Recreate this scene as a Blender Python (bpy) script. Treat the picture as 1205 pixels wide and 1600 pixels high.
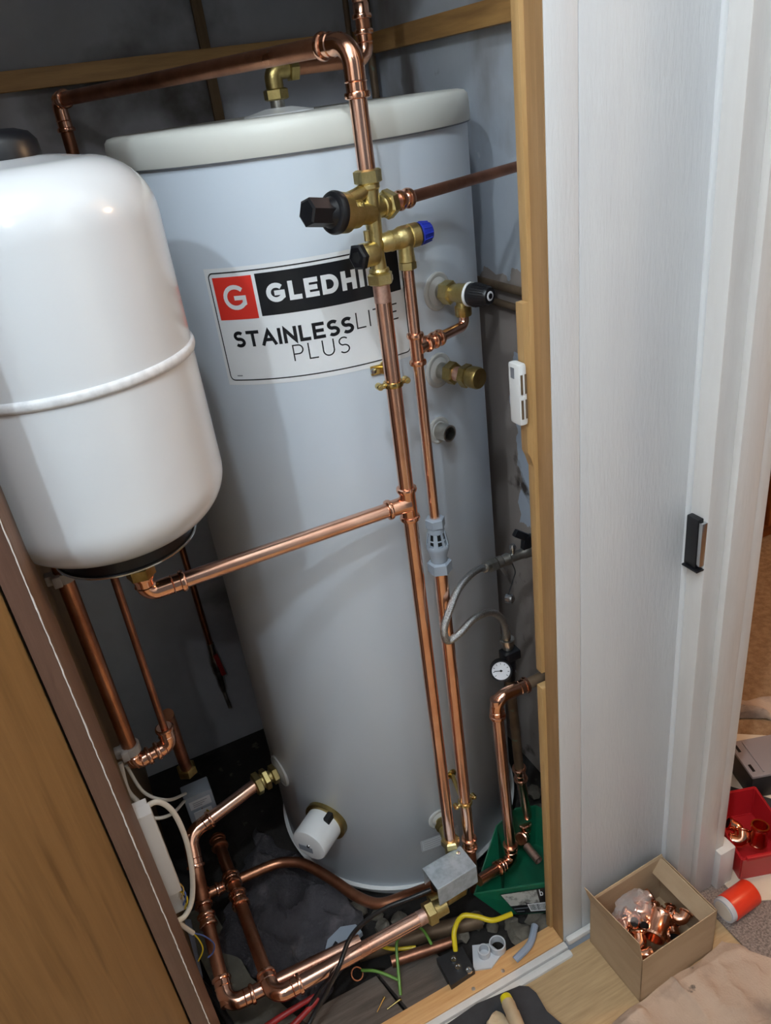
import bpy, bmesh, math, random
from mathutils import Vector, Matrix
random.seed(7)
for o in list(bpy.data.objects): bpy.data.objects.remove(o)
S = bpy.context.scene
COL = S.collection

# ------------------------------------------------------------------ camera
H = 1.505                                     # camera height above the cupboard floor
F, CX, CY = 1210.0, 602.5, 800.0              # focal length and centre in pixels of the 1205x1600 frame
RX = Vector((0.89410053, -0.3056564, 0.32735059))
RY = Vector((-0.43062049, -0.38582713, 0.8159065))
RZ = Vector((-0.1230863, -0.87046631, -0.47659015))
cam_d = bpy.data.cameras.new('camera'); cam = bpy.data.objects.new('camera', cam_d); COL.objects.link(cam)
cam_d.sensor_fit = 'VERTICAL'; cam_d.sensor_height = 36; cam_d.lens = F / 1600 * 36
cam_d.clip_start = 0.02
cam.matrix_world = Matrix(((RX[0], -RX[1], -RX[2], 0), (RY[0], -RY[1], -RY[2], 0), (RZ[0], -RZ[1], -RZ[2], H), (0, 0, 0, 1)))
S.camera = cam
# ------------------------------------------------------------------ light and exposure
S.view_settings.view_transform = 'Standard'; S.view_settings.look = 'None'
S.view_settings.gamma = 1; S.view_settings.use_curve_mapping = False
S.view_settings.exposure = -0.13
W = bpy.data.worlds.new('world'); S.world = W; W.use_nodes = True
W.node_tree.nodes['Background'].inputs[0].default_value = (0.78, 0.88, 1.0, 1)
W.node_tree.nodes['Background'].inputs[1].default_value = 0.16
def lamp(name, loc, watts, col, rad):
    l = bpy.data.lights.new(name, 'POINT'); l.energy = watts; l.color = col; l.shadow_soft_size = rad
    o = bpy.data.objects.new(name, l); o.location = loc; COL.objects.link(o); return o
lamp('hall_lamp_side', (-0.75, -0.40, 2.50), 45, (0.77, 0.90, 1.0), 0.030)
lamp('hall_lamp_middle', (-0.05, 0.05, 2.56), 30, (0.80, 0.91, 1.0), 0.025)
lamp('hall_lamp_back', (-0.35, -1.00, 2.60), 11, (0.95, 0.96, 1.0), 0.030)
lamp('room_lamp', (2.4, 0.2, 2.2), 55, (1.0, 0.66, 0.38), 0.10)

def V(px, py, **k):
    """pixel of the photograph -> point on the plane x=, y=, z= or at horizontal distance D="""
    c = Vector((px - CX, py - CY, F)); v = Vector((RX.dot(c), RY.dot(c), RZ.dot(c)))
    (a, val), = k.items()
    if a == 'D': t = val / math.hypot(v.x, v.y)
    else: t = (val - (H if a == 'z' else 0)) / v['xyz'.index(a)]
    return v * t + Vector((0, 0, H))

# ------------------------------------------------------------------ materials
def lin(h):
    h = h.lstrip('#'); r = []
    for i in (0, 2, 4):
        c = int(h[i:i+2], 16) / 255; r.append(c / 12.92 if c <= .04045 else ((c + .055) / 1.055) ** 2.4)
    return (*r, 1)
MATS = {}
def mat(name, col, rough=.5, metal=0, col2=None, scale=8, stretch=(1, 1, 1), detail=6, lo=.4, hi=.65, bump=0, bscale=None,
        rough2=None, coat=0, trans=0, emit=None, spec=None, alpha=1, ior=None):
    m = bpy.data.materials.new(name); m.use_nodes = True; MATS[name] = m
    nt = m.node_tree; N = nt.nodes; L = nt.links; b = N['Principled BSDF']
    c1 = lin(col) if isinstance(col, str) else col
    b.inputs['Base Color'].default_value = c1; b.inputs['Roughness'].default_value = rough; b.inputs['Metallic'].default_value = metal
    if coat: b.inputs['Coat Weight'].default_value = coat; b.inputs['Coat Roughness'].default_value = .08
    if trans: b.inputs['Transmission Weight'].default_value = trans
    if ior: b.inputs['IOR'].default_value = ior
    if spec is not None: b.inputs['Specular IOR Level'].default_value = spec
    if alpha < 1: b.inputs['Alpha'].default_value = alpha
    if col2 or bump or rough2 is not None:
        tc = N.new('ShaderNodeTexCoord'); mp = N.new('ShaderNodeMapping'); mp.inputs['Scale'].default_value = stretch
        L.new(tc.outputs['Object'], mp.inputs['Vector'])
        nz = N.new('ShaderNodeTexNoise'); nz.inputs['Scale'].default_value = scale; nz.inputs['Detail'].default_value = detail
        nz.inputs['Roughness'].default_value = .6
        L.new(mp.outputs[0], nz.inputs['Vector'])
        if col2 or rough2 is not None:
            rp = N.new('ShaderNodeMapRange'); rp.inputs[1].default_value = lo; rp.inputs[2].default_value = hi
            L.new(nz.outputs['Fac'], rp.inputs[0])
        if col2:
            mx = N.new('ShaderNodeMix'); mx.data_type = 'RGBA'
            mx.inputs[6].default_value = c1; mx.inputs[7].default_value = lin(col2)
            L.new(rp.outputs[0], mx.inputs[0]); L.new(mx.outputs[2], b.inputs['Base Color'])
        if rough2 is not None:
            mr = N.new('ShaderNodeMapRange'); mr.inputs[3].default_value = rough; mr.inputs[4].default_value = rough2
            L.new(rp.outputs[0], mr.inputs[0]); L.new(mr.outputs[0], b.inputs['Roughness'])
        if bump:
            src = nz
            if bscale:
                src = N.new('ShaderNodeTexNoise'); src.inputs['Scale'].default_value = bscale; src.inputs['Detail'].default_value = 4
                L.new(mp.outputs[0], src.inputs['Vector'])
            bp = N.new('ShaderNodeBump'); bp.inputs['Strength'].default_value = bump; bp.inputs['Distance'].default_value = .004
            L.new(src.outputs['Fac'], bp.inputs['Height']); L.new(bp.outputs[0], b.inputs['Normal'])
    return m
def layer(m, col, scale, lo, hi, stretch=(1, 1, 1), detail=8, seed=0.0, rough=None):
    """a further noise-shaped stain over a material's colour"""
    nt = m.node_tree; N = nt.nodes; L = nt.links; b = N['Principled BSDF']
    tc = N.new('ShaderNodeTexCoord'); mp = N.new('ShaderNodeMapping'); mp.inputs['Scale'].default_value = stretch
    mp.inputs['Location'].default_value = (seed, seed * .7, seed * .3)
    nz = N.new('ShaderNodeTexNoise'); nz.inputs['Scale'].default_value = scale; nz.inputs['Detail'].default_value = detail
    rp = N.new('ShaderNodeMapRange'); rp.inputs[1].default_value = lo; rp.inputs[2].default_value = hi
    mx = N.new('ShaderNodeMix'); mx.data_type = 'RGBA'; mx.inputs[7].default_value = lin(col)
    L.new(tc.outputs['Object'], mp.inputs['Vector']); L.new(mp.outputs[0], nz.inputs['Vector']); L.new(nz.outputs['Fac'], rp.inputs[0])
    L.new(rp.outputs[0], mx.inputs[0])
    s = b.inputs['Base Color']
    if s.is_linked: L.new(s.links[0].from_socket, mx.inputs[6])
    else: mx.inputs[6].default_value = s.default_value
    L.new(mx.outputs[2], s); return m

mat('copper', '#f0c2ac', .20, 1, '#cf947a', 9, (1, 1, 1), lo=.45, hi=.8, rough2=.30)
mat('copper_fitting', '#efb89c', .15, 1, '#c88668', 14, lo=.45, hi=.8, rough2=.26)
mat('copper_flux', '#ecc8b8', .45, 1, '#c09080', 60, lo=.4, hi=.7)
mat('copper_worn', '#cf9474', .26, 1, '#7c4c36', 7, (1, 1, 1), lo=.35, hi=.7, rough2=.5)
mat('copper_dull', '#b8826a', .38, 1, '#6e4a3a', 10, lo=.35, hi=.7)
mat('copper_old', '#86705a', .55, .5, '#5c4a38', 12, lo=.35, hi=.7)
layer(MATS['copper_old'], '#5f8f80', 25, .66, .74)
mat('brass', '#d6c48c', .36, 1, '#b8a468', 40, lo=.35, hi=.7, bump=.12, bscale=420)
mat('brass_bright', '#e2cf90', .2, 1, '#b89a54', 20, lo=.4, hi=.7)
mat('brass_old', '#b8a46c', .36, 1, '#8a7848', 30, lo=.35, hi=.65, bump=.1, bscale=300)
mat('nickel', '#d2d0c8', .28, 1, '#8c8880', 30, lo=.4, hi=.7)
mat('steel', '#c8ccd0', .22, 1)
mat('braid', '#dcdede', .3, 1, '#8c8c8c', 900, lo=.4, hi=.6, bump=.5, bscale=900)
mat('galvanised', '#b4bcc2', .42, .25, '#98a0a6', 55, lo=.4, hi=.65)
mat('black_plastic', '#131418', .36)
mat('black_rubber', '#121214', .7)
mat('blue_plastic', '#20309a', .4)
mat('grey_plastic', '#8e98a4', .45)
mat('dark_void', '#08080a', .8)
mat('white_plastic', '#dedfdf', .4)
mat('dusty_plastic', '#b9b2ac', .55, 0, '#a39a92', 20)
mat('enamel', '#d4d8dc', .16, 0, coat=.4)
mat('enamel_seam', '#dadcdf', .4, 0, '#cacccf', 90, bump=.2)
mat('tank_steel', '#d3dde8', .30, 0)
mat('lid_plastic', '#dcdcd4', .45)
mat('clear_disc', '#d8d8d4', .25, alpha=.75)
mat('sticker', '#e9ebed', .35); mat('sticker_black', '#16181c', .3); mat('sticker_red', '#e0382c', .35)
mat('print_grey', '#7c8088', .5); mat('rating_label', '#c4c8cc', .4)
mat('vessel_print', '#e79a92', .4)
# surfaces
def wallmask(m, col, tests, seed):
    nt = m.node_tree; N = nt.nodes; L = nt.links; b = N['Principled BSDF']
    tc = N.new('ShaderNodeTexCoord'); sp = N.new('ShaderNodeSeparateXYZ'); L.new(tc.outputs['Object'], sp.inputs[0])
    nz = N.new('ShaderNodeTexNoise'); nz.inputs['Scale'].default_value = 7 + seed; nz.inputs['Detail'].default_value = 5; L.new(tc.outputs['Object'], nz.inputs['Vector'])
    acc = None
    for axis, thr, sign, wob in tests:
        k = N.new('ShaderNodeMath'); k.operation = 'MULTIPLY_ADD'; k.inputs[1].default_value = wob; L.new(nz.outputs['Fac'], k.inputs[0]); L.new(sp.outputs[axis], k.inputs[2])
        g = N.new('ShaderNodeMath'); g.operation = 'GREATER_THAN' if sign > 0 else 'LESS_THAN'; g.inputs[1].default_value = thr + wob * .5; L.new(k.outputs[0], g.inputs[0])
        if acc is None: acc = g
        else:
            q = N.new('ShaderNodeMath'); q.operation = 'MULTIPLY'; L.new(acc.outputs[0], q.inputs[0]); L.new(g.outputs[0], q.inputs[1]); acc = q
    mx = N.new('ShaderNodeMix'); mx.data_type = 'RGBA'; mx.inputs[7].default_value = lin(col); L.new(acc.outputs[0], mx.inputs[0])
    L.new(b.inputs['Base Color'].links[0].from_socket, mx.inputs[6]); L.new(mx.outputs[2], b.inputs['Base Color'])
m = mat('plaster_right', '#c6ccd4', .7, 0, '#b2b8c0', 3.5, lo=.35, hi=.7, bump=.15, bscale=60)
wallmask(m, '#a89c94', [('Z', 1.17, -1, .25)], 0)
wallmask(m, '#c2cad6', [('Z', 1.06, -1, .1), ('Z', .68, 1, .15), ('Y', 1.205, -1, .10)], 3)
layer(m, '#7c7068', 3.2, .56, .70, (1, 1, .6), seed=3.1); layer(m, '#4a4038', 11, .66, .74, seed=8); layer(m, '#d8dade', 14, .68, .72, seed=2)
m = mat('plaster_back', '#c0c2c8', .8, 0, '#acaeb4', 3, bump=.1, bscale=50)
layer(m, '#5a554e', 3, .60, .72, seed=1.2)
mat('white_paint', '#d2d4d6', .34, 0, '#cdcfd2', 3, (6, 6, 1), bump=.18, bscale=45)
mat('white_gloss', '#d8d6d4', .25, 0, '#cecbc8', 4, (3, 3, .5), bump=.15, bscale=30)
mat('hall_wall', '#d8d4ce', .8); mat('hall_ceiling', '#e4e2de', .8)
def wood(name, a, b, scale, stretch, rough=.5, bump=.15, lo=.35, hi=.7):
    return mat(name, a, rough, 0, b, scale, stretch, 8, lo, hi, bump)
wood('jamb_wood', '#a8845c', '#92704a', 9, (9, 9, .5), .45)
wood('jamb_light', '#c09c6a', '#ae8856', 9, (9, 9, .5), .45)
m = wood('ply', '#86643c', '#785832', 6, (14, 14, .55), .42)
layer(m, '#6a4c28', 10, .55, .75, (8, 8, .4), seed=4)
wood('lipping', '#60463a', '#523a30', 12, (10, 10, .6), .4)
wood('reveal_wood', '#7c5e48', '#6a4e3a', 10, (10, 10, .5), .45)
wood('board_wood', '#806644', '#6c5436', 9, (10, 10, .5), .55)
wood('batten_wood', '#c89c60', '#a67e4a', 10, (.7, 8, 8), .55)
wood('batten_wood_y', '#b88c54', '#986f42', 10, (8, .7, 8), .55)
m = wood('sill_wood', '#d3a772', '#bd8c58', 10, (.8, 13, 13), .5)
layer(m, '#8a5f3a', 16, .70, .76, seed=2)
m = wood('laminate', '#bc9f78', '#a48762', 12, (1.1, 16, 1), .42, .1)
m = wood('old_board', '#5f554d', '#443c36', 9, (.9, 10, 3), .8, .4)
m = mat('dirt', '#2e2a27', .95, 0, '#1e1b19', 12, lo=.35, hi=.65, bump=1, bscale=45); layer(m, '#4e4942', 30, .64, .72)
mat('rubble', '#6c665c', .9, 0, '#4c463e', 18, bump=.8, bscale=60)
m = mat('concrete', '#6f6c60', .95, 0, '#55524a', 7, bump=.6, bscale=30); layer(m, '#8d8a7c', 20, .6, .7)
m = mat('carpet_dark', '#4c494d', .95, 0, '#333136', 10, lo=.3, hi=.7, bump=1, bscale=170); layer(m, '#6c6668', 14, .52, .72, (1, 1, 1), seed=6)
mat('green_plastic', '#0e6244', .40, 0, '#0a4c36', 9)
mat('cardboard', '#b39a7c', .75, 0, '#a48a6c', 6, (1, 1, 3), bump=.05)
mat('cardboard_cut', '#8d7454', .85)
mat('red_plastic', '#b41f26', .35); mat('red_tape', '#e23c22', .32); mat('red_dark', '#8e1c1c', .45)
mat('yellow_cable', '#d8be1c', .4); mat('green_cable', '#5f8a34', .45); mat('blue_cable', '#4c66a8', .45); mat('white_cable', '#d4cec2', .5)
mat('black_cable', '#141416', .4); mat('grey_tube', '#8e98a8', .5); mat('pale_plastic', '#c6cad0', .4, alpha=.93)
mat('clear_plastic', '#d8d4d4', .18, alpha=.30); mat('cloudy_plastic', '#a39a9c', .3, alpha=.8)
mat('black_case', '#1a1b1e', .45, 0, '#24262a', 20)
mat('pad', '#2b2b2e', .75, 0, '#343438', 25)
m = mat('dust_sheet', '#c2ab98', .95, 0, '#ac9684', 3, bump=.3, bscale=260); layer(m, '#7c6e66', 7, .54, .66, seed=5); layer(m, '#5f5650', 26, .69, .74, seed=9)
mat('cream_card', '#dccdb8', .8, 0, '#cfbfa8', 5)
mat('room_carpet', '#a88a6a', .95, 0, '#8c6e50', 60, lo=.35, hi=.65, bump=.8, bscale=300)
mat('speckle_carpet', '#9a8a80', .95, 0, '#6e625c', 220, lo=.4, hi=.6, bump=.8, bscale=300)
wood('orange_wood', '#9a5620', '#7c4216', 6, (1, 1, 6), .4)
mat('skin_tape', '#c8b496', .8, 0, '#b39c7c', 12)
mat('yellow_plastic', '#d8c81c', .35)
mat('gauge_face', '#e2e2e6', .35); mat('warn_yellow', '#c8a41c', .4)

# ------------------------------------------------------------------ mesh helpers (all build in world space)
def frame(d):
    d = Vector(d).normalized(); a = Vector((0, 0, 1)) if abs(d.z) < .9 else Vector((1, 0, 0))
    u = a.cross(d).normalized(); return u, d.cross(u), d
def lathe(bm, o, d, prof, seg=28, rot=0.0, cap=True):
    """prof: list of (distance along d, radius)"""
    o = Vector(o); u, v, d = frame(d); rings = []
    for t, r in prof:
        rings.append([bm.verts.new(o + d * t + (u * math.cos(rot + 2 * math.pi * i / seg) + v * math.sin(rot + 2 * math.pi * i / seg)) * max(r, 1e-5)) for i in range(seg)])
    for a, b in zip(rings, rings[1:]):
        for i in range(seg):
            bm.faces.new((a[i], a[(i + 1) % seg], b[(i + 1) % seg], b[i]))
    if cap: bm.faces.new(rings[0][::-1]); bm.faces.new(rings[-1])
    return bm
def hexnut(bm, o, d, h, r, rot=0.0):
    rr = r / math.cos(math.pi / 6)
    c = .12 * r
    lathe(bm, o, d, [(0, r * .93), (c, rr), (h - c, rr), (h, r * .93)], 6, rot)
def fillet(pts, rad, n=8):
    pts = [Vector(p) for p in pts]; out = [pts[0]]
    for i in range(1, len(pts) - 1):
        p, a, b = pts[i], (pts[i-1] - pts[i]), (pts[i+1] - pts[i])
        la, lb = a.length, b.length; a.normalize(); b.normalize()
        ang = a.angle(b)
        if ang > 3.05: out.append(p); continue
        t = min(rad / math.tan(ang / 2), la * .49, lb * .49); r = t * math.tan(ang / 2)
        c = p + (a + b).normalized() * (r / math.sin(ang / 2))
        s, e = p + a * t - c, p + b * t - c
        th = s.angle(e)
        for k in range(n + 1):
            f = k / n
            out.append(c + (s * math.sin((1 - f) * th) + e * math.sin(f * th)) / math.sin(th))
    out.append(pts[-1]); return out
def spline(pts, n=10):
    pts = [Vector(p) for p in pts]; P = [pts[0] * 2 - pts[1]] + pts + [pts[-1] * 2 - pts[-2]]; out = []
    for i in range(1, len(P) - 2):
        a, b, c, d = P[i-1:i+3]
        for k in range(n):
            t = k / n
            out.append(.5 * ((2 * b) + (c - a) * t + (2 * a - 5 * b + 4 * c - d) * t * t + (3 * b - a - 3 * c + d) * t ** 3))
    out.append(pts[-1]); return out
def tube(bm, pts, r, seg=20, cap=True):
    pts = [Vector(p) for p in pts]; n = len(pts); rings = []; u = None
    for i, p in enumerate(pts):
        d = (pts[min(i+1, n-1)] - pts[max(i-1, 0)]).normalized()
        if u is None: u = frame(d)[0]
        u = (u - d * u.dot(d)).normalized(); v = d.cross(u)
        rr = r(i / (n - 1)) if callable(r) else r
        rings.append([bm.verts.new(p + (u * math.cos(2 * math.pi * k / seg) + v * math.sin(2 * math.pi * k / seg)) * rr) for k in range(seg)])
    for a, b in zip(rings, rings[1:]):
        for k in range(seg): bm.faces.new((a[k], a[(k+1) % seg], b[(k+1) % seg], b[k]))
    if cap: bm.faces.new(rings[0][::-1]); bm.faces.new(rings[-1])
    return bm
def hollow(bm, o, d, length, r, wall=.001, seg=24):
    lathe(bm, o, d, [(length * .1, r - wall), (0, r - wall), (0, r), (length, r), (length, r - wall), (length * .1, r - wall)], seg, cap=False)
def box(bm, c, half, ax=None, bevel=0.0, taper=1.0):
    """box at c; half sizes along axes ax (3 vectors, default world)"""
    ax = [Vector(a).normalized() for a in (ax or ((1, 0, 0), (0, 1, 0), (0, 0, 1)))]; c = Vector(c)
    vs = []
    for sx in (-1, 1):
        for sy in (-1, 1):
            for sz in (-1, 1):
                k = taper if sz > 0 else 1
                vs.append(bm.verts.new(c + ax[0] * half[0] * sx * k + ax[1] * half[1] * sy * k + ax[2] * half[2] * sz))
    fs = [(0, 1, 3, 2), (4, 6, 7, 5), (0, 4, 5, 1), (2, 3, 7, 6), (0, 2, 6, 4), (1, 5, 7, 3)]
    faces = [bm.faces.new([vs[i] for i in f]) for f in fs]
    if bevel:
        es = {e for f in faces for e in f.edges}
        bmesh.ops.bevel(bm, geom=list(es), offset=bevel, segments=2, profile=.6, affect='EDGES', clamp_overlap=True)
    return bm
def bx(bm, x0, x1, y0, y1, z0, z1, bevel=0.0):
    return box(bm, ((x0+x1)/2, (y0+y1)/2, (z0+z1)/2), (abs(x1-x0)/2, abs(y1-y0)/2, abs(z1-z0)/2), None, bevel)
def prism(bm, poly, d):
    """closed polygon (3D points) extruded by vector d"""
    a = [bm.verts.new(Vector(p)) for p in poly]; b = [bm.verts.new(Vector(p) + Vector(d)) for p in poly]; n = len(a)
    bm.faces.new(a[::-1]); bm.faces.new(b)
    for i in range(n): bm.faces.new((a[i], a[(i+1) % n], b[(i+1) % n], b[i]))
    return bm
def ball(bm, c, r, seg=14):
    lathe(bm, Vector(c) - Vector((0, 0, r)), (0, 0, 1), [(r - r * math.cos(math.pi * i / 10), r * math.sin(math.pi * i / 10)) for i in range(11)], seg, cap=False)
def B(): return bmesh.new()
def obj(name, bm, m, parent=None, smooth=True, angle=35, origin=None):
    bmesh.ops.recalc_face_normals(bm, faces=bm.faces)
    o0 = Vector(parent.matrix_world.translation) if parent is not None else Vector(origin or (0, 0, 0))
    if parent is not None and parent.get('_o') is not None: o0 = Vector(parent['_o'])
    bm.transform(Matrix.Translation(-o0))
    me = bpy.data.meshes.new(name); bm.to_mesh(me); bm.free()
    me.materials.append(MATS[m])
    if smooth:
        me.shade_smooth(); me.set_sharp_from_angle(angle=math.radians(angle))
    o = bpy.data.objects.new(name, me); COL.objects.link(o)
    if parent is not None: o.parent = parent
    else: o.location = o0
    o['_o'] = list(o0)
    return o
def tag(o, label, cat, group=None):
    o['label'] = label; o['category'] = cat
    if group: o['group'] = group
    return o
def thing(name, label, cat, loc, group=None):
    o = bpy.data.objects.new(name, None); o.location = loc; o.empty_display_size = .03; COL.objects.link(o); o['_o'] = list(loc)
    return tag(o, label, cat, group)
def struct(name, bm, m, label=None, smooth=False, cat=None):
    o = obj(name, bm, m, None, smooth); o['kind'] = 'structure'
    if label: o['label'] = label; o['category'] = cat or name.split('_')[0]
    return o

# copper plumbing helpers: every call adds one part under the thing t
def pipe(t, pts, r=.011, m='copper', bend=.03, name='pipe', seg=24):
    bm = B(); tube(bm, fillet(pts, bend, 10), r, seg); return obj(name, bm, m, t)
def bead(bm, p, d, r):
    k = .0032; lathe(bm, Vector(p) - Vector(d).normalized() * .004, d, [(0, r), (.001, r + k * .75), (.004, r + k), (.007, r + k * .75), (.008, r)], 28, cap=False)
def elbow(t, a, c, b, r=.011, la=.042, lb=.042, m='copper_fitting', bend=.022, name='elbow'):
    a, b, c = Vector(a), Vector(b), Vector(c); da = (a - c).normalized(); db = (b - c).normalized()
    pa, pb = c + da * la, c + db * lb; bm = B(); rr = r + .0014
    tube(bm, fillet([pa, c, pb], bend, 12), rr, 28)
    bead(bm, pa - da * .004, da, rr); bead(bm, pb - db * .004, db, rr)
    ring = .0012
    for q, d, l in ((c + da * (la - .019), da, 0), (c + db * (lb - .019), db, 0)):
        lathe(bm, q, d, [(0, rr), (.001, rr + ring), (.002, rr)], 28, cap=False)
    return obj(name, bm, m, t)
def coupling(t, c, d, r=.011, l=.034, m='copper_fitting', name='coupling'):
    d = Vector(d).normalized(); c = Vector(c); bm = B(); rr = r + .0014
    lathe(bm, c - d * l / 2, d, [(0, rr), (l * .46, rr), (l * .5, rr - .0012), (l * .54, rr), (l, rr)], 28)
    bead(bm, c - d * (l / 2 - .004), d, rr); bead(bm, c + d * (l / 2 - .004), d, rr)
    return obj(name, bm, m, t)
def tee(t, c, d, b, r=.011, rb=.011, l=.052, lb=.034, m='copper_fitting'):
    d = Vector(d).normalized(); b = Vector(b).normalized(); c = Vector(c); bm = B(); rr = r + .0014
    lathe(bm, c - d * l / 2, d, [(0, rr), (l, rr)], 28)
    lathe(bm, c, b, [(0, rb + .004), (rr + .002, rb + .0016), (lb, rb + .0014)], 28)
    bead(bm, c - d * (l / 2 - .004), d, rr); bead(bm, c + d * (l / 2 - .004), d, rr); bead(bm, c + b * (lb - .004), b, rb + .0014)
    return obj('tee', bm, m, t)
def nut(t, o, d, h, r, m='brass', rot=0.0, name='nut'):
    bm = B(); hexnut(bm, o, d, h, r, rot); return obj(name, bm, m, t, True, 20)
def lat(t, name, o, d, prof, m, seg=28, angle=35):
    bm = B(); lathe(bm, o, d, prof, seg); return obj(name, bm, m, t, True, angle)
X, Y, Z = Vector((1, 0, 0)), Vector((0, 1, 0)), Vector((0, 0, 1))

# ================================================================== THE SETTING
YF = .765                      # front face of the cupboard wall
XR, YB, XL = .78, 1.70, -.135  # inner faces of the cupboard walls
bm = B(); bx(bm, XL - .05, XR + .05, YB, YB + .05, -.05, 2.75); struct('wall_back', bm, 'plaster_back')
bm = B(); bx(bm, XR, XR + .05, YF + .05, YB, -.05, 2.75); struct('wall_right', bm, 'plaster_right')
bm = B(); bx(bm, XL - .05, XL, YF + .04, YB, -.05, 2.75); struct('wall_left', bm, 'plaster_back')
bm = B(); bx(bm, XL - .05, XR + .05, .81, YB + .05, -.09, -.03); struct('floor', bm, 'dirt')
bm = B(); bx(bm, XL - .05, XR + .05, YF - .03, YB + .05, 2.40, 2.45); struct('ceiling', bm, 'hall_ceiling')  # unseen ceiling added over the cupboard to keep its top dark
# wall above the cupboard opening
bm = B(); bx(bm, -1.2, .80, YF, YF + .05, 1.95, 2.75); struct('wall_header', bm, 'white_paint')
# boarded panel right of the opening: two boards with a fine joint
def board(x0, x1, m='white_paint'):
    b_ = B(); bx(b_, x0, x1, YF, YF + .012, 0, 1.95, .0012); return b_
wp = bpy.data.objects.new('wall_front', None); COL.objects.link(wp); wp['kind'] = 'structure'; wp['_o'] = [0, 0, 0]
obj('board', board(.5535, .5968), 'white_paint', wp); obj('board', board(.5974, .800), 'white_paint', wp)
bm = B(); lathe(bm, (.8005, YF + .0015, 0), Z, [(0, .007), (1.95, .007)], 16); obj('filler_bead', bm, 'white_paint', wp)
bm = B(); bx(bm, .555, .80, YF - .013, YF, 0, .016, .006); obj('quadrant_bead', bm, 'white_gloss', wp)
# left: panelled wall with the hall side
bm = B(); bx(bm, -1.2, -.175, YF, YF + .05, 0, 1.95); struct('wall_front_left', bm, 'white_paint')
# right jamb of the cupboard
j = bpy.data.objects.new('trim_1', None); COL.objects.link(j); j['kind'] = 'structure'; j['_o'] = [0, 0, 0]
j['label'] = 'varnished timber jamb on the right of the cupboard opening'
bm = B(); bx(bm, .5515, .62, YF + .0125, .797, 0, 1.95, .001); bx(bm, .5515, .5532, YF + .001, YF + .0126, 0, 1.95); obj('jamb', bm, 'jamb_wood', j)
bm = B(); zn = V(850, 1068, x=.5455).z; bx(bm, .5455, .62, .797, .812, zn + .016, 1.95, .0015); bx(bm, .5455, .62, .797, .812, 0, zn - .016, .0015); obj('jamb_stop', bm, 'jamb_light', j)
bm = B(); prism(bm, [(.5365, .812, 1.255), (.5455, .812, 1.255), (.5455, .812, 1.03), (.541, .812, 1.045), (.5365, .812, 1.055)], (0, -.014, 0)); obj('packer', bm, 'jamb_light', j)
# left jamb with its dark lipping, front edge at y .729
j = bpy.data.objects.new('trim_2', None); COL.objects.link(j); j['kind'] = 'structure'; j['_o'] = [0, 0, 0]
bm = B(); bx(bm, -.1075, -.0865, .729, .765, 0, 1.95, .001); obj('lipping', bm, 'lipping', j)
bm = B(); bx(bm, -.1075, -.085, .7335, .850, 0, 1.95, .001); obj('jamb', bm, 'reveal_wood', j)
bm = B()
zz = 0.0; random.seed(3)
pts = []
while zz < 1.95:
    pts.append(Vector((-.0862 + random.uniform(-.0003, .0003), .7285 + random.uniform(-.0002, .0003), zz))); zz += .006
tube(bm, pts, lambda f: .0006 + .0004 * random.random(), 6); obj('paint_line', bm, 'white_gloss', j)
bm = B(); bx(bm, -.175, -.112, .75, .815, 0, 1.95); obj('stud', bm, 'board_wood', j)
# timber board on the left inner wall
bm = B(); bx(bm, XL, -.105, 1.05, YB, 0, 1.9, .001); struct('trim_3', bm, 'board_wood', 'brown timber board fixed to the left wall of the cupboard')
# shelf battens
bm = B(); bx(bm, XL, XR - .022, YB - .022, YB, 1.580, 1.612, .001); struct('trim_4', bm, 'batten_wood', 'timber shelf batten along the back wall')
bm = B(); bx(bm, XR - .022, XR, YF + .05, YB - .024, 1.568, 1.603, .001); struct('trim_5', bm, 'batten_wood_y', 'timber shelf batten along the right wall')
# sill of the opening
j = bpy.data.objects.new('trim_6', None); COL.objects.link(j); j['kind'] = 'structure'; j['_o'] = [0, 0, 0]
bm = B(); bx(bm, -.09, .551, .764, .803, -.05, .008, .0015); obj('sill_board', bm, 'sill_wood', j)
bm = B(); bx(bm, -.09, .553, .7505, .7638, -.05, .006, .002); obj('painted_edge', bm, 'white_gloss', j)
bm = B(); bx(bm, -.09, .555, .735, .750, -.05, .002, .006); obj('painted_bead', bm, 'white_gloss', j)
for px, py in ((786, 1517), (740, 1545)):
    p = V(px, py, z=.008); lat(j, 'screw_head', p - Z * .001, Z, [(0, .004), (.0014, .0036), (.0016, .001)], 'nickel', 14)

# hallway side floor
bm = B(); bx(bm, -1.2, .84, -1.6, .748, -.06, -.004); struct('floor_hall', bm, 'laminate')
bm = B(); bx(bm, .84, 3.2, -1.2, 2.6, -.06, -.004); struct('floor_room', bm, 'room_carpet')
bm = B(); bx(bm, .84, 1.15, -.2, .95, -.004, .0); struct('floor_mat', bm, 'speckle_carpet')
# hall shell
bm = B(); bx(bm, -1.25, .80, -1.65, .765, 2.75, 2.80); struct('ceiling_hall', bm, 'hall_ceiling')
bm = B(); bx(bm, -1.25, -1.2, -1.6, .765, 0, 2.75); struct('wall_hall_left', bm, 'hall_wall')
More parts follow.
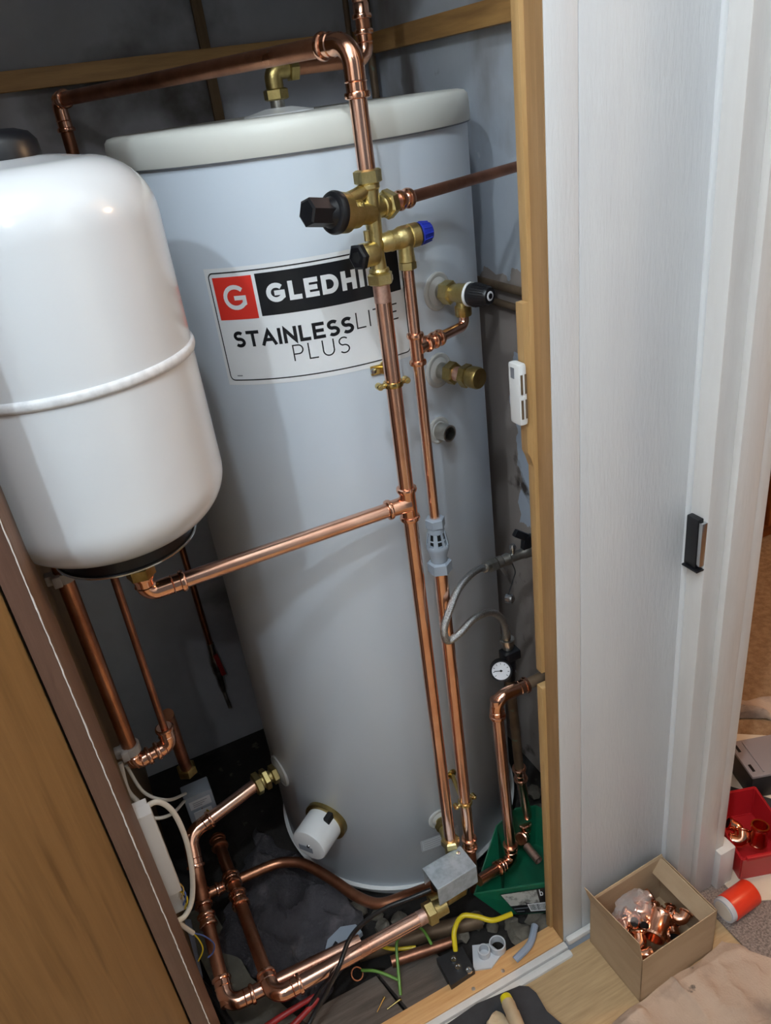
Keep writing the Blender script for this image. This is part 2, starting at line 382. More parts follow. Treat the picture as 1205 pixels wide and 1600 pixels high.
# doorway wall x = .80 : far jamb, header and near wall
dj = bpy.data.objects.new('door_1', None); COL.objects.link(dj); dj['kind'] = 'structure'; dj['_o'] = [0, 0, 0]
bm = B(); bx(bm, .800, .905, .7255, .775, -.004, 2.05, .0025); obj('lining', bm, 'white_gloss', dj)
bm = B(); bx(bm, .836, .882, .712, .7254, -.004, 2.05, .002); obj('door_stop', bm, 'white_gloss', dj)
bm = B(); bx(bm, .883, .906, .714, .7254, -.004, 2.05, .002); obj('stop_strip', bm, 'white_gloss', dj)
bm = B(); bx(bm, .885, .925, .7, .73, -.004, .105, .003); obj('plinth_block', bm, 'white_gloss', dj)
bm = B(); bx(bm, .80, .90, -.1, .72, 2.05, 2.75); struct('wall_hall_header', bm, 'hall_wall')
bm = B(); bx(bm, .80, .90, -1.6, -.1, 0, 2.75); struct('wall_hall_right', bm, 'hall_wall')
# room beyond the doorway
bm = B(); bx(bm, 3.2, 3.25, -1.2, 2.6, 0, 2.75); struct('wall_room', bm, 'orange_wood')
bm = B(); bx(bm, .905, 3.2, 2.6, 2.65, 0, 2.75); struct('wall_room_far', bm, 'orange_wood')
bm = B(); bx(bm, .80, 3.2, -1.2, 2.6, 2.75, 2.8); struct('ceiling_room', bm, 'hall_ceiling')

# keeper of the hall door lock on the bright strip
t = thing('lock_keeper', 'black metal lock keeper on the white door frame', 'lock', (.80, .73, .78))
kz0, kz1 = V(1085, 880, x=.80).z, V(1087, 803, x=.80).z
bm = B(); bx(bm, .789, .7999, .7335, .757, kz0, kz1, .002); obj('case', bm, 'black_plastic', t)
bm = B(); bx(bm, .790, .7999, .7260, .733, kz0 + .006, kz1 - .004, .001); obj('strike_face', bm, 'steel', t)
bm = B(); bx(bm, .785, .7999, .7255, .757, kz0 - .003, kz0 - .0002, .0008); obj('lip', bm, 'black_plastic', t)
# magnetic catch on the jamb
t = thing('magnetic_catch', 'white plastic magnetic door catch on the timber jamb', 'catch', (.5365, .80, 1.10))
cz0, cz1 = 1.098, 1.182
bm = B(); box(bm, (.5285, .803, (cz0 + cz1) / 2), (.0065, .0125, (cz1 - cz0) / 2), None, .005); obj('case', bm, 'white_plastic', t)
for xx in (.5262, .5322):
    for z0, z1 in ((1.108, 1.134), (1.142, 1.168)):
        bm = B(); bx(bm, xx - .0013, xx + .0013, .7898, .7912, z0, z1); obj('magnet_plate', bm, 'copper_old', t)
bm = B(); bx(bm, .5215, .5225, .800, .808, 1.162, 1.176); obj('screw_slot', bm, 'print_grey', t)

# ================================================================== THE CYLINDER
TC = Vector((.444, 1.281, 0)); TR = .275
def cyl(s, z, off=0.0):      # s and z in millimetres on the casing
    th = s / 275.0; r = TR + off
    return Vector((TC.x + r * math.sin(th), TC.y - r * math.cos(th), z / 1000))
def nrm(s): return Vector((math.sin(s / 275), -math.cos(s / 275), 0))
tank = thing('hot_water_cylinder', 'tall white hot water cylinder with a red and black maker label', 'water cylinder', (TC.x, TC.y, 0))
bm = B(); lathe(bm, TC, Z, [(.004, .271), (.008, TR), (1.449, TR)], 128); obj('casing', bm, 'tank_steel', tank, True, 50)
bm = B(); lathe(bm, TC, Z, [(-.03, .262), (.004, .268), (.006, .282), (.010, .283), (.012, TR)], 128); obj('base_rim', bm, 'white_plastic', tank, True, 50)
bm = B(); lathe(bm, TC, Z, [(1.447, .274), (1.447, .2785), (1.449, .280), (1.474, .2795), (1.484, .2780), (1.489, .2735), (1.491, .264), (1.490, .02)], 128); lid = obj('lid', bm, 'lid_plastic', tank, True, 40)
bm = B(); lathe(bm, TC, Z, [(1.4475, .2765), (1.4468, .2790), (1.4488, .2802)], 128, cap=False); obj('lid_lip', bm, 'print_grey', lid)
bm = B(); lathe(bm, (TC.x - .012, TC.y, 0), Z, [(1.488, .056), (1.492, .054), (1.497, .030), (1.499, .020)], 40); obj('outlet_boss', bm, 'white_plastic', tank)
# curved patches for the label
def patch(bm, s0, s1, z0, z1, off, tilt=.02, n=None):
    n = n or max(2, int((s1 - s0) / 6)); prev = None
    for i in range(n + 1):
        s = s0 + (s1 - s0) * i / n; dz = tilt * (s + 240)
        cur = (bm.verts.new(cyl(s, z0 + dz, off)), bm.verts.new(cyl(s, z1 + dz, off)))
        if prev: bm.faces.new((prev[0], cur[0], cur[1], prev[1]))
        prev = cur
def ribbon2(bm, pts, w, off, tilt=.02, closed=False):
    """flat stroke of width w (mm) along 2D points (s,z) on the casing"""
    src = list(pts) + ([pts[0]] if closed else []); pts = []
    for p, q in zip(src, src[1:]):
        k = max(1, int(math.hypot(q[0] - p[0], q[1] - p[1]) / 5)); pts += [(p[0] + (q[0] - p[0]) * i / k, p[1] + (q[1] - p[1]) * i / k) for i in range(k)]
    if not closed: pts.append(src[-1])
    n = len(pts); L_, R_ = [], []
    for i, p in enumerate(pts):
        a = pts[(i - 1) % n] if closed or i > 0 else p; b = pts[(i + 1) % n] if closed or i < n - 1 else p
        d1 = Vector((p[0] - a[0], p[1] - a[1])); d2 = Vector((b[0] - p[0], b[1] - p[1]))
        if d1.length < 1e-6: d1 = d2
        if d2.length < 1e-6: d2 = d1
        d1.normalize(); d2.normalize(); m_ = (d1 + d2)
        m_ = m_.normalized() if m_.length > 1e-3 else d1
        nn = Vector((-m_.y, m_.x)); k = w / 2 / max(.45, nn.dot(Vector((-d1.y, d1.x))))
        for lst, sg in ((L_, 1), (R_, -1)):
            s, z = p[0] + nn.x * k * sg, p[1] + nn.y * k * sg
            lst.append(bm.verts.new(cyl(s, z + tilt * (s + 240), off)))
    for i in range(n if closed else n - 1):
        q = (i + 1) % n; bm.faces.new((R_[i], R_[q], L_[q], L_[i]))
def arc(cx, cy, rx, ry, a0, a1, n=18):
    return [(cx + rx * math.cos(math.radians(a0 + (a1 - a0) * i / n)), cy + ry * math.sin(math.radians(a0 + (a1 - a0) * i / n))) for i in range(n + 1)]
# letters in a unit-height box: centre-line strokes and advance width
GLY = {
 'G': ([arc(.50, .5, .50, .5, 42, 318) + [(.93, .20), (.93, .47)], [(.93, .47), (.54, .47)]], 1.0),
 'L': ([[(0, 1), (0, 0), (.52, 0)]], .56),
 'E': ([[(.58, 1), (0, 1), (0, 0), (.60, 0)], [(0, .5), (.52, .5)]], .62),
 'D': ([[(0, .0), (0, 1), (.34, 1)] + arc(.34, .5, .46, .5, 90, -90)[1:] + [(0, 0)]], .82),
 'H': ([[(0, 0), (0, 1)], [(.68, 0), (.68, 1)], [(0, .5), (.68, .5)]], .70),
 'I': ([[(0, 0), (0, 1)]], .02),
 'S': ([arc(.31, .745, .29, .255, 38, 250, 14) + arc(.31, .245, .31, .265, 82, -142, 16)], .62),
 'T': ([[(0, 1), (.72, 1)], [(.36, 1), (.36, 0)]], .72),
 'A': ([[(0, 0), (.42, 1), (.84, 0)], [(.16, .32), (.68, .32)]], .84),
 'N': ([[(0, 0), (0, 1), (.70, 0), (.70, 1)]], .72),
 'P': ([[(0, 0), (0, 1), (.34, 1)] + arc(.34, .71, .28, .29, 90, -90, 12)[1:] + [(0, .42)]], .64),
 'U': ([[(0, 1), (0, .36)] + arc(.35, .35, .35, .35, 180, 360, 14) + [(.70, 1)]], .70),
}
def write(bm, txt, s0, s1, z0, h, w, off, gap):
    """letters of stroke w between s0 and s1 (mm), baseline z0, cap height h"""
    adv = [GLY[c][1] for c in txt]; tot = sum(adv) * (h - w) ; k = (s1 - s0 - w * len(txt) - gap * (len(txt) - 1)) / tot
    s = s0
    for c, a in zip(txt, adv):
        for st in GLY[c][0]:
            ribbon2(bm, [(s + w / 2 + x * (h - w) * k, z0 + w / 2 + y * (h - w)) for x, y in st], w, off)
            # square ends
            for p, q in ((st[0], st[1]), (st[-1], st[-2])):
                d = Vector((p[0] - q[0], p[1] - q[1]))
                if d.length < 1e-6 or (len(st) > 8 and c in 'GS'): continue
                d.normalize(); P_ = (s + w / 2 + p[0] * (h - w) * k, z0 + w / 2 + p[1] * (h - w))
                ribbon2(bm, [P_, (P_[0] + d.x * w / 2, P_[1] + d.y * w / 2)], w, off)
        s += w + a * (h - w) * k + gap
def rrect(s0, s1, z0, z1, r, n=6):
    return arc(s1 - r, z1 - r, r, r, 0, 90, n) + arc(s0 + r, z1 - r, r, r, 90, 180, n) + arc(s0 + r, z0 + r, r, r, 180, 270, n) + arc(s1 - r, z0 + r, r, r, 270, 360, n)
bm = B(); patch(bm, -249, 42, 1150, 1318, .0004); lab = obj('label', bm, 'sticker', tank)
lab['label'] = 'white maker label wrapped on the cylinder'
bm = B(); ribbon2(bm, rrect(-243, 36, 1157.5, 1311.5, 7), 1.7, .0007, closed=True); obj('border', bm, 'sticker_black', lab)
bm = B(); patch(bm, -237.5, -177, 1246.5, 1305.5, .0007); obj('red_panel', bm, 'sticker_red', lab)
bm = B(); patch(bm, -172, 31, 1248.5, 1306.5, .0007); obj('black_panel', bm, 'sticker_black', lab)
bm = B(); write(bm, 'GLEDHILL', -160, 21, 1265.5, 26, 6.6, .0010, 3.8); obj('lettering', bm, 'sticker', lab)
bm = B(); write(bm, 'G', -225, -188, 1260, 34.5, 6.0, .0010, 0); obj('lettering', bm, 'sticker', lab)
bm = B(); write(bm, 'STAINLESS', -223, -47, 1206.8, 23, 4.8, .0007, 2.6); obj('lettering', bm, 'sticker_black', lab)
bm = B(); write(bm, 'LITE', -43, 22, 1213.5 - 4, 23, 1.9, .0007, 4.5); write(bm, 'PLUS', -138, -57, 1180, 23.5, 1.9, .0007, 6); obj('lettering', bm, 'sticker_black', lab)
bm = B(); patch(bm, -231, -222, 1163.5, 1165, .0007); obj('small_print', bm, 'print_grey', lab)
# rating plate low on the casing
bm = B(); patch(bm, -64, 22, 101, 134, .0004, .03); pl = obj('rating_plate', bm, 'rating_label', tank)
bm = B()
ribbon2(bm, [(-62, 103), (20, 103), (20, 132), (-62, 132)], .8, .0007, .03, True)
for k in range(4): ribbon2(bm, [(-58, 108 + k * 6.2), (16 - 10 * (k % 2), 108 + k * 6.2)], 1.1, .0007, .03)
obj('print', bm, 'print_grey', pl)
# connection flanges
def flange(s, z, r, name='port_flange'):
    o = cyl(s, z); n = nrm(s)
    return lat(tank, name, o - n * .004, n, [(0, r), (.006, r), (.0075, r - .002), (.0075, r - .005), (.0065, r - .007), (.0105, r * .45), (.011, .012)], 'clear_disc', 40)
flange(98.8, 1235, .028); flange(85.7, 1118, .027); flange(73.3, 1022.7, .022); flange(-15.5, 186, .026); flange(-392, 256, .036)
# open threaded port
o, n = cyl(73.3, 1022.7), nrm(73.3)
bm = B(); lathe(bm, o, n, [(.004, .0135), (.026, .0135), (.026, .0108), (.010, .0108)], 32, cap=False); obj('open_port', bm, 'nickel', tank)
lat(tank, 'port_bore', o, n, [(.006, .0107), (.012, .0107)], 'dark_void')
# immersion heater cap
o, n = cyl(-258, 198), nrm(-258)
imm = lat(tank, 'immersion_heater_cap', o, n, [(.004, .039), (.066, .0385), (.069, .037), (.070, .034), (.070, .001)], 'white_plastic', 48)
bm = B(); lathe(bm, o, n, [(-.006, .047), (.008, .047), (.010, .044), (.010, .039)], 48, cap=False); obj('brass_ring', bm, 'brass_old', imm)
lat(imm, 'screw_head', o + n * .070, n, [(0, .004), (.002, .0034), (.0026, .001)], 'steel', 14)
u_ = Vector((-n.y, n.x, 0))
bm = B(); box(bm, o + n * .071 - Z * .010 - u_ * .008, (.016, .0007, .007), (u_, n, Z)); obj('warning_print', bm, 'print_grey', imm)
bm = B(); box(bm, o + n * .018 + Z * .034 + u_ * .022, (.006, .010, .008), (u_, n, Z), .002); obj('cable_entry', bm, 'black_rubber', imm)

# ================================================================== EXPANSION VESSEL
VC = Vector((.016, .926, 0)); VR = .1395
ves = thing('expansion_vessel', 'white round shouldered expansion vessel hanging at the left of the cupboard', 'vessel', (VC.x, VC.y, 1.05))
zb, zt = 1.068, 1.492
def dome(n, rx, rz, zc, up, rr=VR):
    out = []
    for i in range(n + 1):
        a = math.pi / 2 * i / n
        out.append((zc + up * rz * math.sin(a), rr - rx + rx * math.cos(a)))
    return out
prof = dome(12, .062, .062, zb + .062, -1)[::-1]
prof = [(zb - .001, .03), (zb - .001, .05)] + prof + [(1.276, VR)]
top = dome(12, .062, .062, zt - .070, 1)
prof2 = [(1.284, VR)] + top + [(zt - .004, .055), (zt, .02)]
bm = B(); lathe(bm, VC, Z, prof, 96); obj('lower_shell', bm, 'enamel', ves, True, 60)
bm = B(); lathe(bm, VC, Z, prof2, 96); obj('upper_shell', bm, 'enamel', ves, True, 60)
bm = B(); lathe(bm, VC, Z, [(1.2735, VR - .002), (1.2748, VR + .0022), (1.278, VR + .0034), (1.282, VR + .0034), (1.2852, VR + .0022), (1.2865, VR - .002)], 96); obj('seam', bm, 'enamel_seam', ves, True, 60)
bm = B(); lathe(bm, VC, Z, [(1.046, .03), (1.046, .084), (1.048, .087), (1.0500, .0872), (1.0505, .085), (1.074, .085), (1.078, .08)], 80); fl = obj('base_plate', bm, 'black_plastic', ves)
bm = B(); lathe(bm, VC, Z, [(1.0462, .0868), (1.0472, .0885), (1.0490, .0885), (1.0496, .087)], 80, cap=False); obj('plate_rim', bm, 'steel', fl)
bm = B(); lathe(bm, VC, Z, [(zt - .004, .041), (zt + .012, .040), (zt + .020, .034), (zt + .024, .022), (zt + .025, .004)], 48); obj('valve_cap', bm, 'black_plastic', ves)

# ================================================================== PIPEWORK AT THE FRONT
P1 = Vector((.4125, .9330, 0)); P2 = Vector((.4535, .9330, 0))
def at(p, z): return Vector((p.x, p.y, z))
ztop = 1.556
# upper run: vertical leg, elbow, pipe running back over the vessel, second elbow down
t = thing('upper_copper_pipe', 'copper pipe rising from the brass valve and running back above the vessel', 'pipe', at(P1, 1.42))
rear = V(92, 163, y=1.60); rear.z = ztop
cor = at(P1, ztop)
pipe(t, [at(P1, 1.415), at(P1, ztop - .03)], .011)
elbow(t, at(P1, 1.4), cor, rear, .011, .058, .050, bend=.034)
pipe(t, [cor + (rear - cor).normalized() * .03, rear], .011, 'copper_worn')
elbow(t, cor, rear, rear - Z * .2, .011, .03, .05)
pipe(t, [rear - Z * .02, rear - Z * .34], .011, 'copper_worn')
# outlet on the top of the cylinder
o0 = Vector((.432, 1.281, 1.495)); zo = 1.549
t = thing('top_outlet_pipe', 'copper pipe turning upward from the brass elbow on the cylinder top', 'pipe', o0)
lat(t, 'stub', o0, Z, [(0, .011), (.020, .011)], 'nickel')
nut(t, o0 + Z * .014, Z, .016, .0165, 'brass_old')
bm = B(); tube(bm, fillet([o0 + Z * .028, Vector((o0.x, o0.y, zo)), Vector((o0.x + .03, o0.y, zo))], .012, 8), .0135, 24); obj('brass_elbow', bm, 'brass_old', t)
nut(t, (o0.x + .024, o0.y, zo), X, .016, .0165, 'brass_old')
c2 = Vector((.590, 1.281, zo))
pipe(t, [(o0.x + .03, o0.y, zo), c2 - X * .02], .011, 'copper_worn')
elbow(t, c2 - X, c2, c2 + Z, .011, .040, .040, 'copper_fitting')
pipe(t, [c2 + Z * .02, c2 + Z * .5], .011, 'copper_worn')
coupling(t, c2 + Z * .075, Z, .011, .045)
# old thin pipes in the rear corner
tag(obj('old_riser_pipe', tube(B(), [(.757, 1.62, 0), (.757, 1.62, 2.3)], .008), 'copper_old'), 'thin old riser pipe in the far right corner of the cupboard', 'pipe')
tag(obj('old_riser_pipe', tube(B(), [(.735, 1.665, 0), (.735, 1.665, 2.3)], .006), 'copper_old'), 'thinner dark riser pipe against the back wall by the corner', 'pipe')
# board and cable cover on the back wall
bm = B(); bx(bm, .436, .456, YB - .012, YB, 1.1, 2.3, .002); tag(obj('timber_strip', bm, 'board_wood'), 'rough dark timber strip standing against the back wall', 'timber strip')

# ---- brass multi valve
VB = Vector((.4115, .933, 1.372))
val = thing('control_valve', 'large brass pressure control valve with black hexagonal knob and blue relief cap', 'valve', VB)
kd = Vector((-.94, -.28, .19)).normalized()        # knob axis
rd = Vector((.30, .135, .010)).normalized()        # outlet axis to the right
nut(val, at(P1, 1.406), Z, .0165, .0150, 'brass', .2)
lat(val, 'neck_ring', at(P1, 1.399), Z, [(0, .012), (.002, .0135), (.006, .0135), (.008, .012)], 'brass')
bm = B(); lathe(bm, at(P1, 1.300), Z, [(0, .0105), (.012, .0098), (.030, .009), (.050, .0098), (.075, .0105), (.102, .012)], 32)
lathe(bm, VB, kd, [(-.006, .006), (0, .0135), (.022, .0140), (.023, .0175), (.026, .0180), (.038, .0180), (.040, .0200), (.0405, .0232), (.054, .0240)], 40)
tube(bm, [VB + kd * .040 + Z * .012, VB + kd * .020 + Z * .020, VB + Z * .030], lambda f: .010 - .002 * f, 20)   # shoulder web
lathe(bm, VB + Z * .004, rd, [(0, .011), (.018, .0115), (.019, .0135), (.026, .0135)], 28)
obj('body', bm, 'brass', val)
lat(val, 'flange', VB + kd * .054, kd, [(0, .0245), (.003, .0250), (.006, .0250), (.009, .0235), (.011, .019)], 'black_plastic', 40)
bm = B(); hexnut(bm, VB + kd * .064, kd, .036, .0145, .3); obj('knob', bm, 'black_plastic', val, True, 20)
lat(val, 'knob_skirt', VB + kd * .060, kd, [(0, .0215), (.006, .0175), (.012, .0148)], 'black_plastic', 40)
u_, v_, _ = frame(kd)
# cast letters on the barrel
bm = B()
q = VB + kd * .031
fr = Vector((-RX[2], -RY[2], -RZ[2])); side = (fr - kd * fr.dot(kd)).normalized(); upv = kd.cross(side).normalized(); upv = upv if upv.z > 0 else -upv
def mark(a, b, w=.0009):
    pa = q + side * .0176 + (-kd) * a[0] + upv * a[1]; pb = q + side * .0176 + (-kd) * b[0] + upv * b[1]
    tube(bm, [pa, pb], w, 6)
for a, b in (((-.004, .004), (-.004, -.001)), ((-.004, -.001), (-.001, -.001)), ((-.001, -.001), (-.001, .004)), ((.001, -.001), (.001, .004)), ((.001, .004), (.004, .004)), ((.004, .004), (.004, .0015)), ((.004, .0015), (.001, .0015)), ((.0025, .0015), (.004, -.001))):
    mark(a, b)
obj('cast_mark', bm, 'brass', val)
nut(val, VB + Z * .004 + rd * .026, rd, .014, .0155, 'brass', .4)
lat(val, 'olive', VB + Z * .004 + rd * .038, rd, [(0, .012), (.003, .0105)], 'brass_bright')
# lower part: plug, bottom nut, relief valve
VL = at(P1, 1.325)
pd = Vector((-.95, -.30, .02)).normalized()
lat(val, 'plug_socket', VL, pd, [(.000, .010), (.006, .0150), (.026, .0150), (.028, .0140)], 'brass')
bm = B(); hexnut(bm, VL + pd * .026, pd, .009, .0145, .1); obj('plug', bm, 'black_plastic', val, True, 20)
lat(val, 'plug_recess', VL + pd * .0345, pd, [(0, .008), (.0012, .0078)], 'dark_void', 6)
lat(val, 'body_lug', VL + Z * .018 - X * .016 - Y * .012, Z, [(0, .004), (.012, .004)], 'brass')
nut(val, at(P1, 1.285), Z, .015, .0150, 'brass', .5)
lat(val, 'neck_ring', at(P1, 1.300), Z, [(0, .012), (.002, .0135), (.005, .0125)], 'brass')
r0 = at(P1, 1.334); rv = Vector((P2.x, P2.y, 1.336)); rdir = (rv - r0).normalized()
rdir = Vector((1, .05, .03)).normalized()
lat(val, 'relief_stub', r0, rdir, [(.006, .0100), (.012, .0120), (.020, .0124), (.0205, .0130), (.0225, .0130), (.023, .0122), (.030, .0128)], 'brass')
rb = lat(val, 'relief_body', r0, rdir, [(.028, .0125), (.032, .0135), (.036, .0150), (.046, .0150), (.048, .0140), (.049, .0152), (.060, .0152)], 'brass')
bm = B(); tube(bm, [Vector((P2.x, P2.y, 1.333)), Vector((P2.x, P2.y, 1.315)), Vector((P2.x, P2.y, 1.306))], lambda f: .0095 + .0015 * f, 24); obj('relief_outlet', bm, 'brass', val)
bm = B(); lathe(bm, r0, rdir, [(.0602, .0138), (.064, .0138), (.0645, .0145), (.078, .0122), (.080, .0108)], 24)
for k in range(12):
    a = 2 * math.pi * k / 12; uu, vv, dd = frame(rdir); e = uu * math.cos(a) + vv * math.sin(a)
    tube(bm, [r0 + dd * .065 + e * .0142, r0 + dd * .078 + e * .0120], .0012, 6)
obj('relief_cap', bm, 'blue_plastic', val)
lat(val, 'black_collar', r0, rdir, [(.0595, .0142), (.0625, .0142)], 'black_plastic')
nut(val, (P2.x, P2.y, 1.295), Z, .011, .0100, 'brass')

# ---- 15 mm pipe to the right wall
t = thing('cold_supply_pipe', 'slim copper pipe from the brass valve to the right wall', 'pipe', (XR, 1.08, 1.37))
a = VB + Z * .004 + rd * .038; e_ = V(812, 259, y=1.055); dd = (e_ - a).normalized(); e2 = a + dd * ((XR - a.x) / dd.x - .0)
pipe(t, [a, e2], .0076, 'copper_dull')
lat(t, 'tail', a, dd, [(0, .0105), (.014, .0100), (.016, .009)], 'copper_flux')
coupling(t, a + dd * .026, dd, .0085, .024)

# ---- main drop: pipe 1, tee, branch to the vessel
zt_ = .9615
t = thing('main_drop_pipe', 'thick copper pipe dropping from the brass valve with a branch to the vessel', 'pipe', at(P1, .17))
pipe(t, [at(P1, 1.292), at(P1, .205)], .011)
lat(t, 'flux_band', at(P1, 1.262), Z, [(0, .0112), (.024, .0112)], 'copper_flux')
tee(t, at(P1, zt_), Z, -X, .011, .011, .056, .036)
el = Vector((.021, .932, zt_))
pipe(t, [at(P1, zt_) - X * .02, el + X * .025], .011)
elbow(t, el + X, el, el + Z, .011, .052, .030, bend=.026)
pipe(t, [el + Z * .022, el + Z * .06], .011)
t2 = thing('vessel_connector', 'brass compression fitting under the expansion vessel', 'fitting', el + Z * .03)
nut(t2, el + Z * .026, Z, .018, .0165, 'brass_old', .3)
lat(t2, 'body', el + Z * .044, Z, [(0, .0135), (.012, .0135), (.0125, .017), (.0405, .017)], 'brass_old')
# bottom inlet fitting
t2 = thing('inlet_fitting', 'brass compression elbow where the thick pipe meets the cylinder foot', 'fitting', at(P1, .15))
nut(t2, at(P1, .198), Z, .017, .0160, 'brass', .2)
bi = cyl(-15.5, 186); ni = nrm(-15.5)
bm = B(); lathe(bm, at(P1, .15), Z, [(0, .0105), (.010, .0115), (.03, .0130), (.05, .0130)], 28); tube(bm, [at(P1, .186), bi], .0115, 24); obj('body', bm, 'brass', t2)
nut(t2, bi + ni * .012, ni, .016, .0165, 'brass_old')
lat(t2, 'drain_tail', at(P1, .118), Z, [(0, .0060), (.006, .0085), (.020, .0085), (.022, .0070), (.034, .0100)], 'brass_bright')

# ---- discharge pipe 2: 15 mm, tee, tundish, 22 mm
t = thing('discharge_pipe', 'slim copper discharge pipe from the blue relief cap down to the tundish', 'pipe', at(P2, .88))
zt2 = V(652, 545, y=.933).z
pipe(t, [at(P2, 1.30), at(P2, .905)], .0075, 'copper')
# T and P valve
o, n = cyl(98.8, 1235), nrm(98.8)
tp = thing('relief_valve', 'brass temperature relief valve with ribbed black cap on the cylinder side', 'valve', o)
lat(tp, 'stub', o, n, [(.006, .0125), (.016, .0125)], 'nickel')
nut(tp, o + n * .012, n, .018, .0150, 'brass', .2)
lat(tp, 'body', o, n, [(.028, .0120), (.036, .0125), (.040, .0138), (.056, .0145), (.058, .0165), (.060, .0165)], 'brass')
lat(tp, 'white_ring', o, n, [(.060, .0172), (.064, .0172)], 'white_plastic')
bm = B(); lathe(bm, o, n, [(.064, .0160), (.070, .0162), (.0705, .0172), (.094, .0130), (.097, .0115), (.097, .001)], 32)
uu, vv, _ = frame(n)
for k in range(28):
    a = 2 * math.pi * k / 28; e = uu * math.cos(a) + vv * math.sin(a); tube(bm, [o + n * .072 + e * .0168, o + n * .093 + e * .0131], .0007, 5)
obj('cap', bm, 'black_plastic', tp)
lat(tp, 'cap_badge', o + n * .0966, n, [(0, .0068), (.001, .0066)], 'gauge_face', 24)
lat(tp, 'cap_badge_center', o + n * .0976, n, [(0, .0040), (.0008, .0038)], 'black_plastic', 24)
ot = o + n * .047
lat(tp, 'outlet', ot - Z * .032, Z, [(0, .0112), (.002, .0122), (.014, .0122), (.016, .0100), (.024, .0085), (.028, .0085)], 'brass_old')
cb = Vector((ot.x, ot.y, zt2)); bd = (cb - at(P2, zt2)).normalized()
tee(t, at(P2, zt2), Z, bd, .0075, .0075, .046, .028)
pipe(t, [at(P2, zt2) + bd * .01, cb, ot - Z * .026], .0075, 'copper', .034, 'branch_pipe')
coupling(t, at(P2, zt2) + bd * .046, bd, .0075, .020)
# capped port
o, n = cyl(85.7, 1118), nrm(85.7)
cp = thing('blanked_port', 'brass capped stub on the cylinder side below the black relief cap', 'fitting', o)
lat(cp, 'stub', o, n, [(.006, .0130), (.024, .0130)], 'nickel')
nut(cp, o + n * .020, n, .017, .0150, 'brass_old', .3)
lat(cp, 'tail', o, n, [(.036, .0110), (.056, .0110)], 'copper_flux')
nut(cp, o + n * .050, n, .014, .0155, 'brass_old', .1)
lat(cp, 'end_cap', o, n, [(.064, .0150), (.068, .0163), (.080, .0163), (.083, .0150), (.083, .001)], 'brass_old', 32)
# tundish
td = thing('tundish', 'grey plastic tundish with open windows on the slim discharge pipe', 'tundish', at(P2, .82))
zA, zB_ = V(680, 808, y=.933).z, V(687, 893, y=.933).z
hT = zA - zB_
nut(td, at(P2, zA - hT * .17), Z, hT * .17, .0135, 'grey_plastic', .3)
bm = B(); lathe(bm, at(P2, 0), Z, [(zB_ + hT * .42, .0172), (zB_ + hT * .47, .0182), (zB_ + hT * .50, .0180), (zB_ + hT * .53, .0168)], 32); obj('collar', bm, 'grey_plastic', td)
bm = B(); lathe(bm, at(P2, 0), Z, [(zB_ + hT * .74, .0128), (zB_ + hT * .78, .0132), (zB_ + hT * .83, .0118)], 32); obj('neck', bm, 'grey_plastic', td)
lat(td, 'inner_bore', at(P2, zB_ + hT * .5), Z, [(0, .0120), (hT * .26, .0095)], 'dark_void')
for k in range(8):      # bars between the windows
    a = 2 * math.pi * (k + .2) / 8; e = Vector((math.cos(a), math.sin(a), 0)); f = Vector((-e.y, e.x, 0))
    p0 = at(P2, zB_ + hT * .52) + e * .0158; p1 = at(P2, zB_ + hT * .75) + e * .0120
    bm = B(); wbar = .0036 if k % 2 else .0020
    prism(bm, [p0 - f * wbar, p0 + f * wbar, p1 + f * wbar * .8, p1 - f * wbar * .8], e * .0018); obj('window_bar', bm, 'grey_plastic', td, False)
bm = B(); lathe(bm, at(P2, zB_ + hT * .62), Z, [(0, .0150), (.0022, .0143)], 32, cap=False); obj('window_ring', bm, 'grey_plastic', td)
lat(td, 'lower_cup', at(P2, 0), Z, [(zB_ + hT * .18, .0130), (zB_ + hT * .30, .0135), (zB_ + hT * .43, .0172)], 'grey_plastic')
nut(td, at(P2, zB_), Z, hT * .21, .0170, 'grey_plastic', .1)
# 22 mm below
t = thing('discharge_drop_pipe', 'copper pipe below the grey tundish beside the thick pipe', 'pipe', at(P2, .1))
zbot = V(737, 1312, y=.933).z
pipe(t, [at(P2, zB_ + .005), at(P2, zbot)], .011)
coupling(t, at(P2, zbot - .006), Z, .011, .032)
pipe(t, [at(P2, zbot), at(P2, .03)], .0108, 'copper_dull')
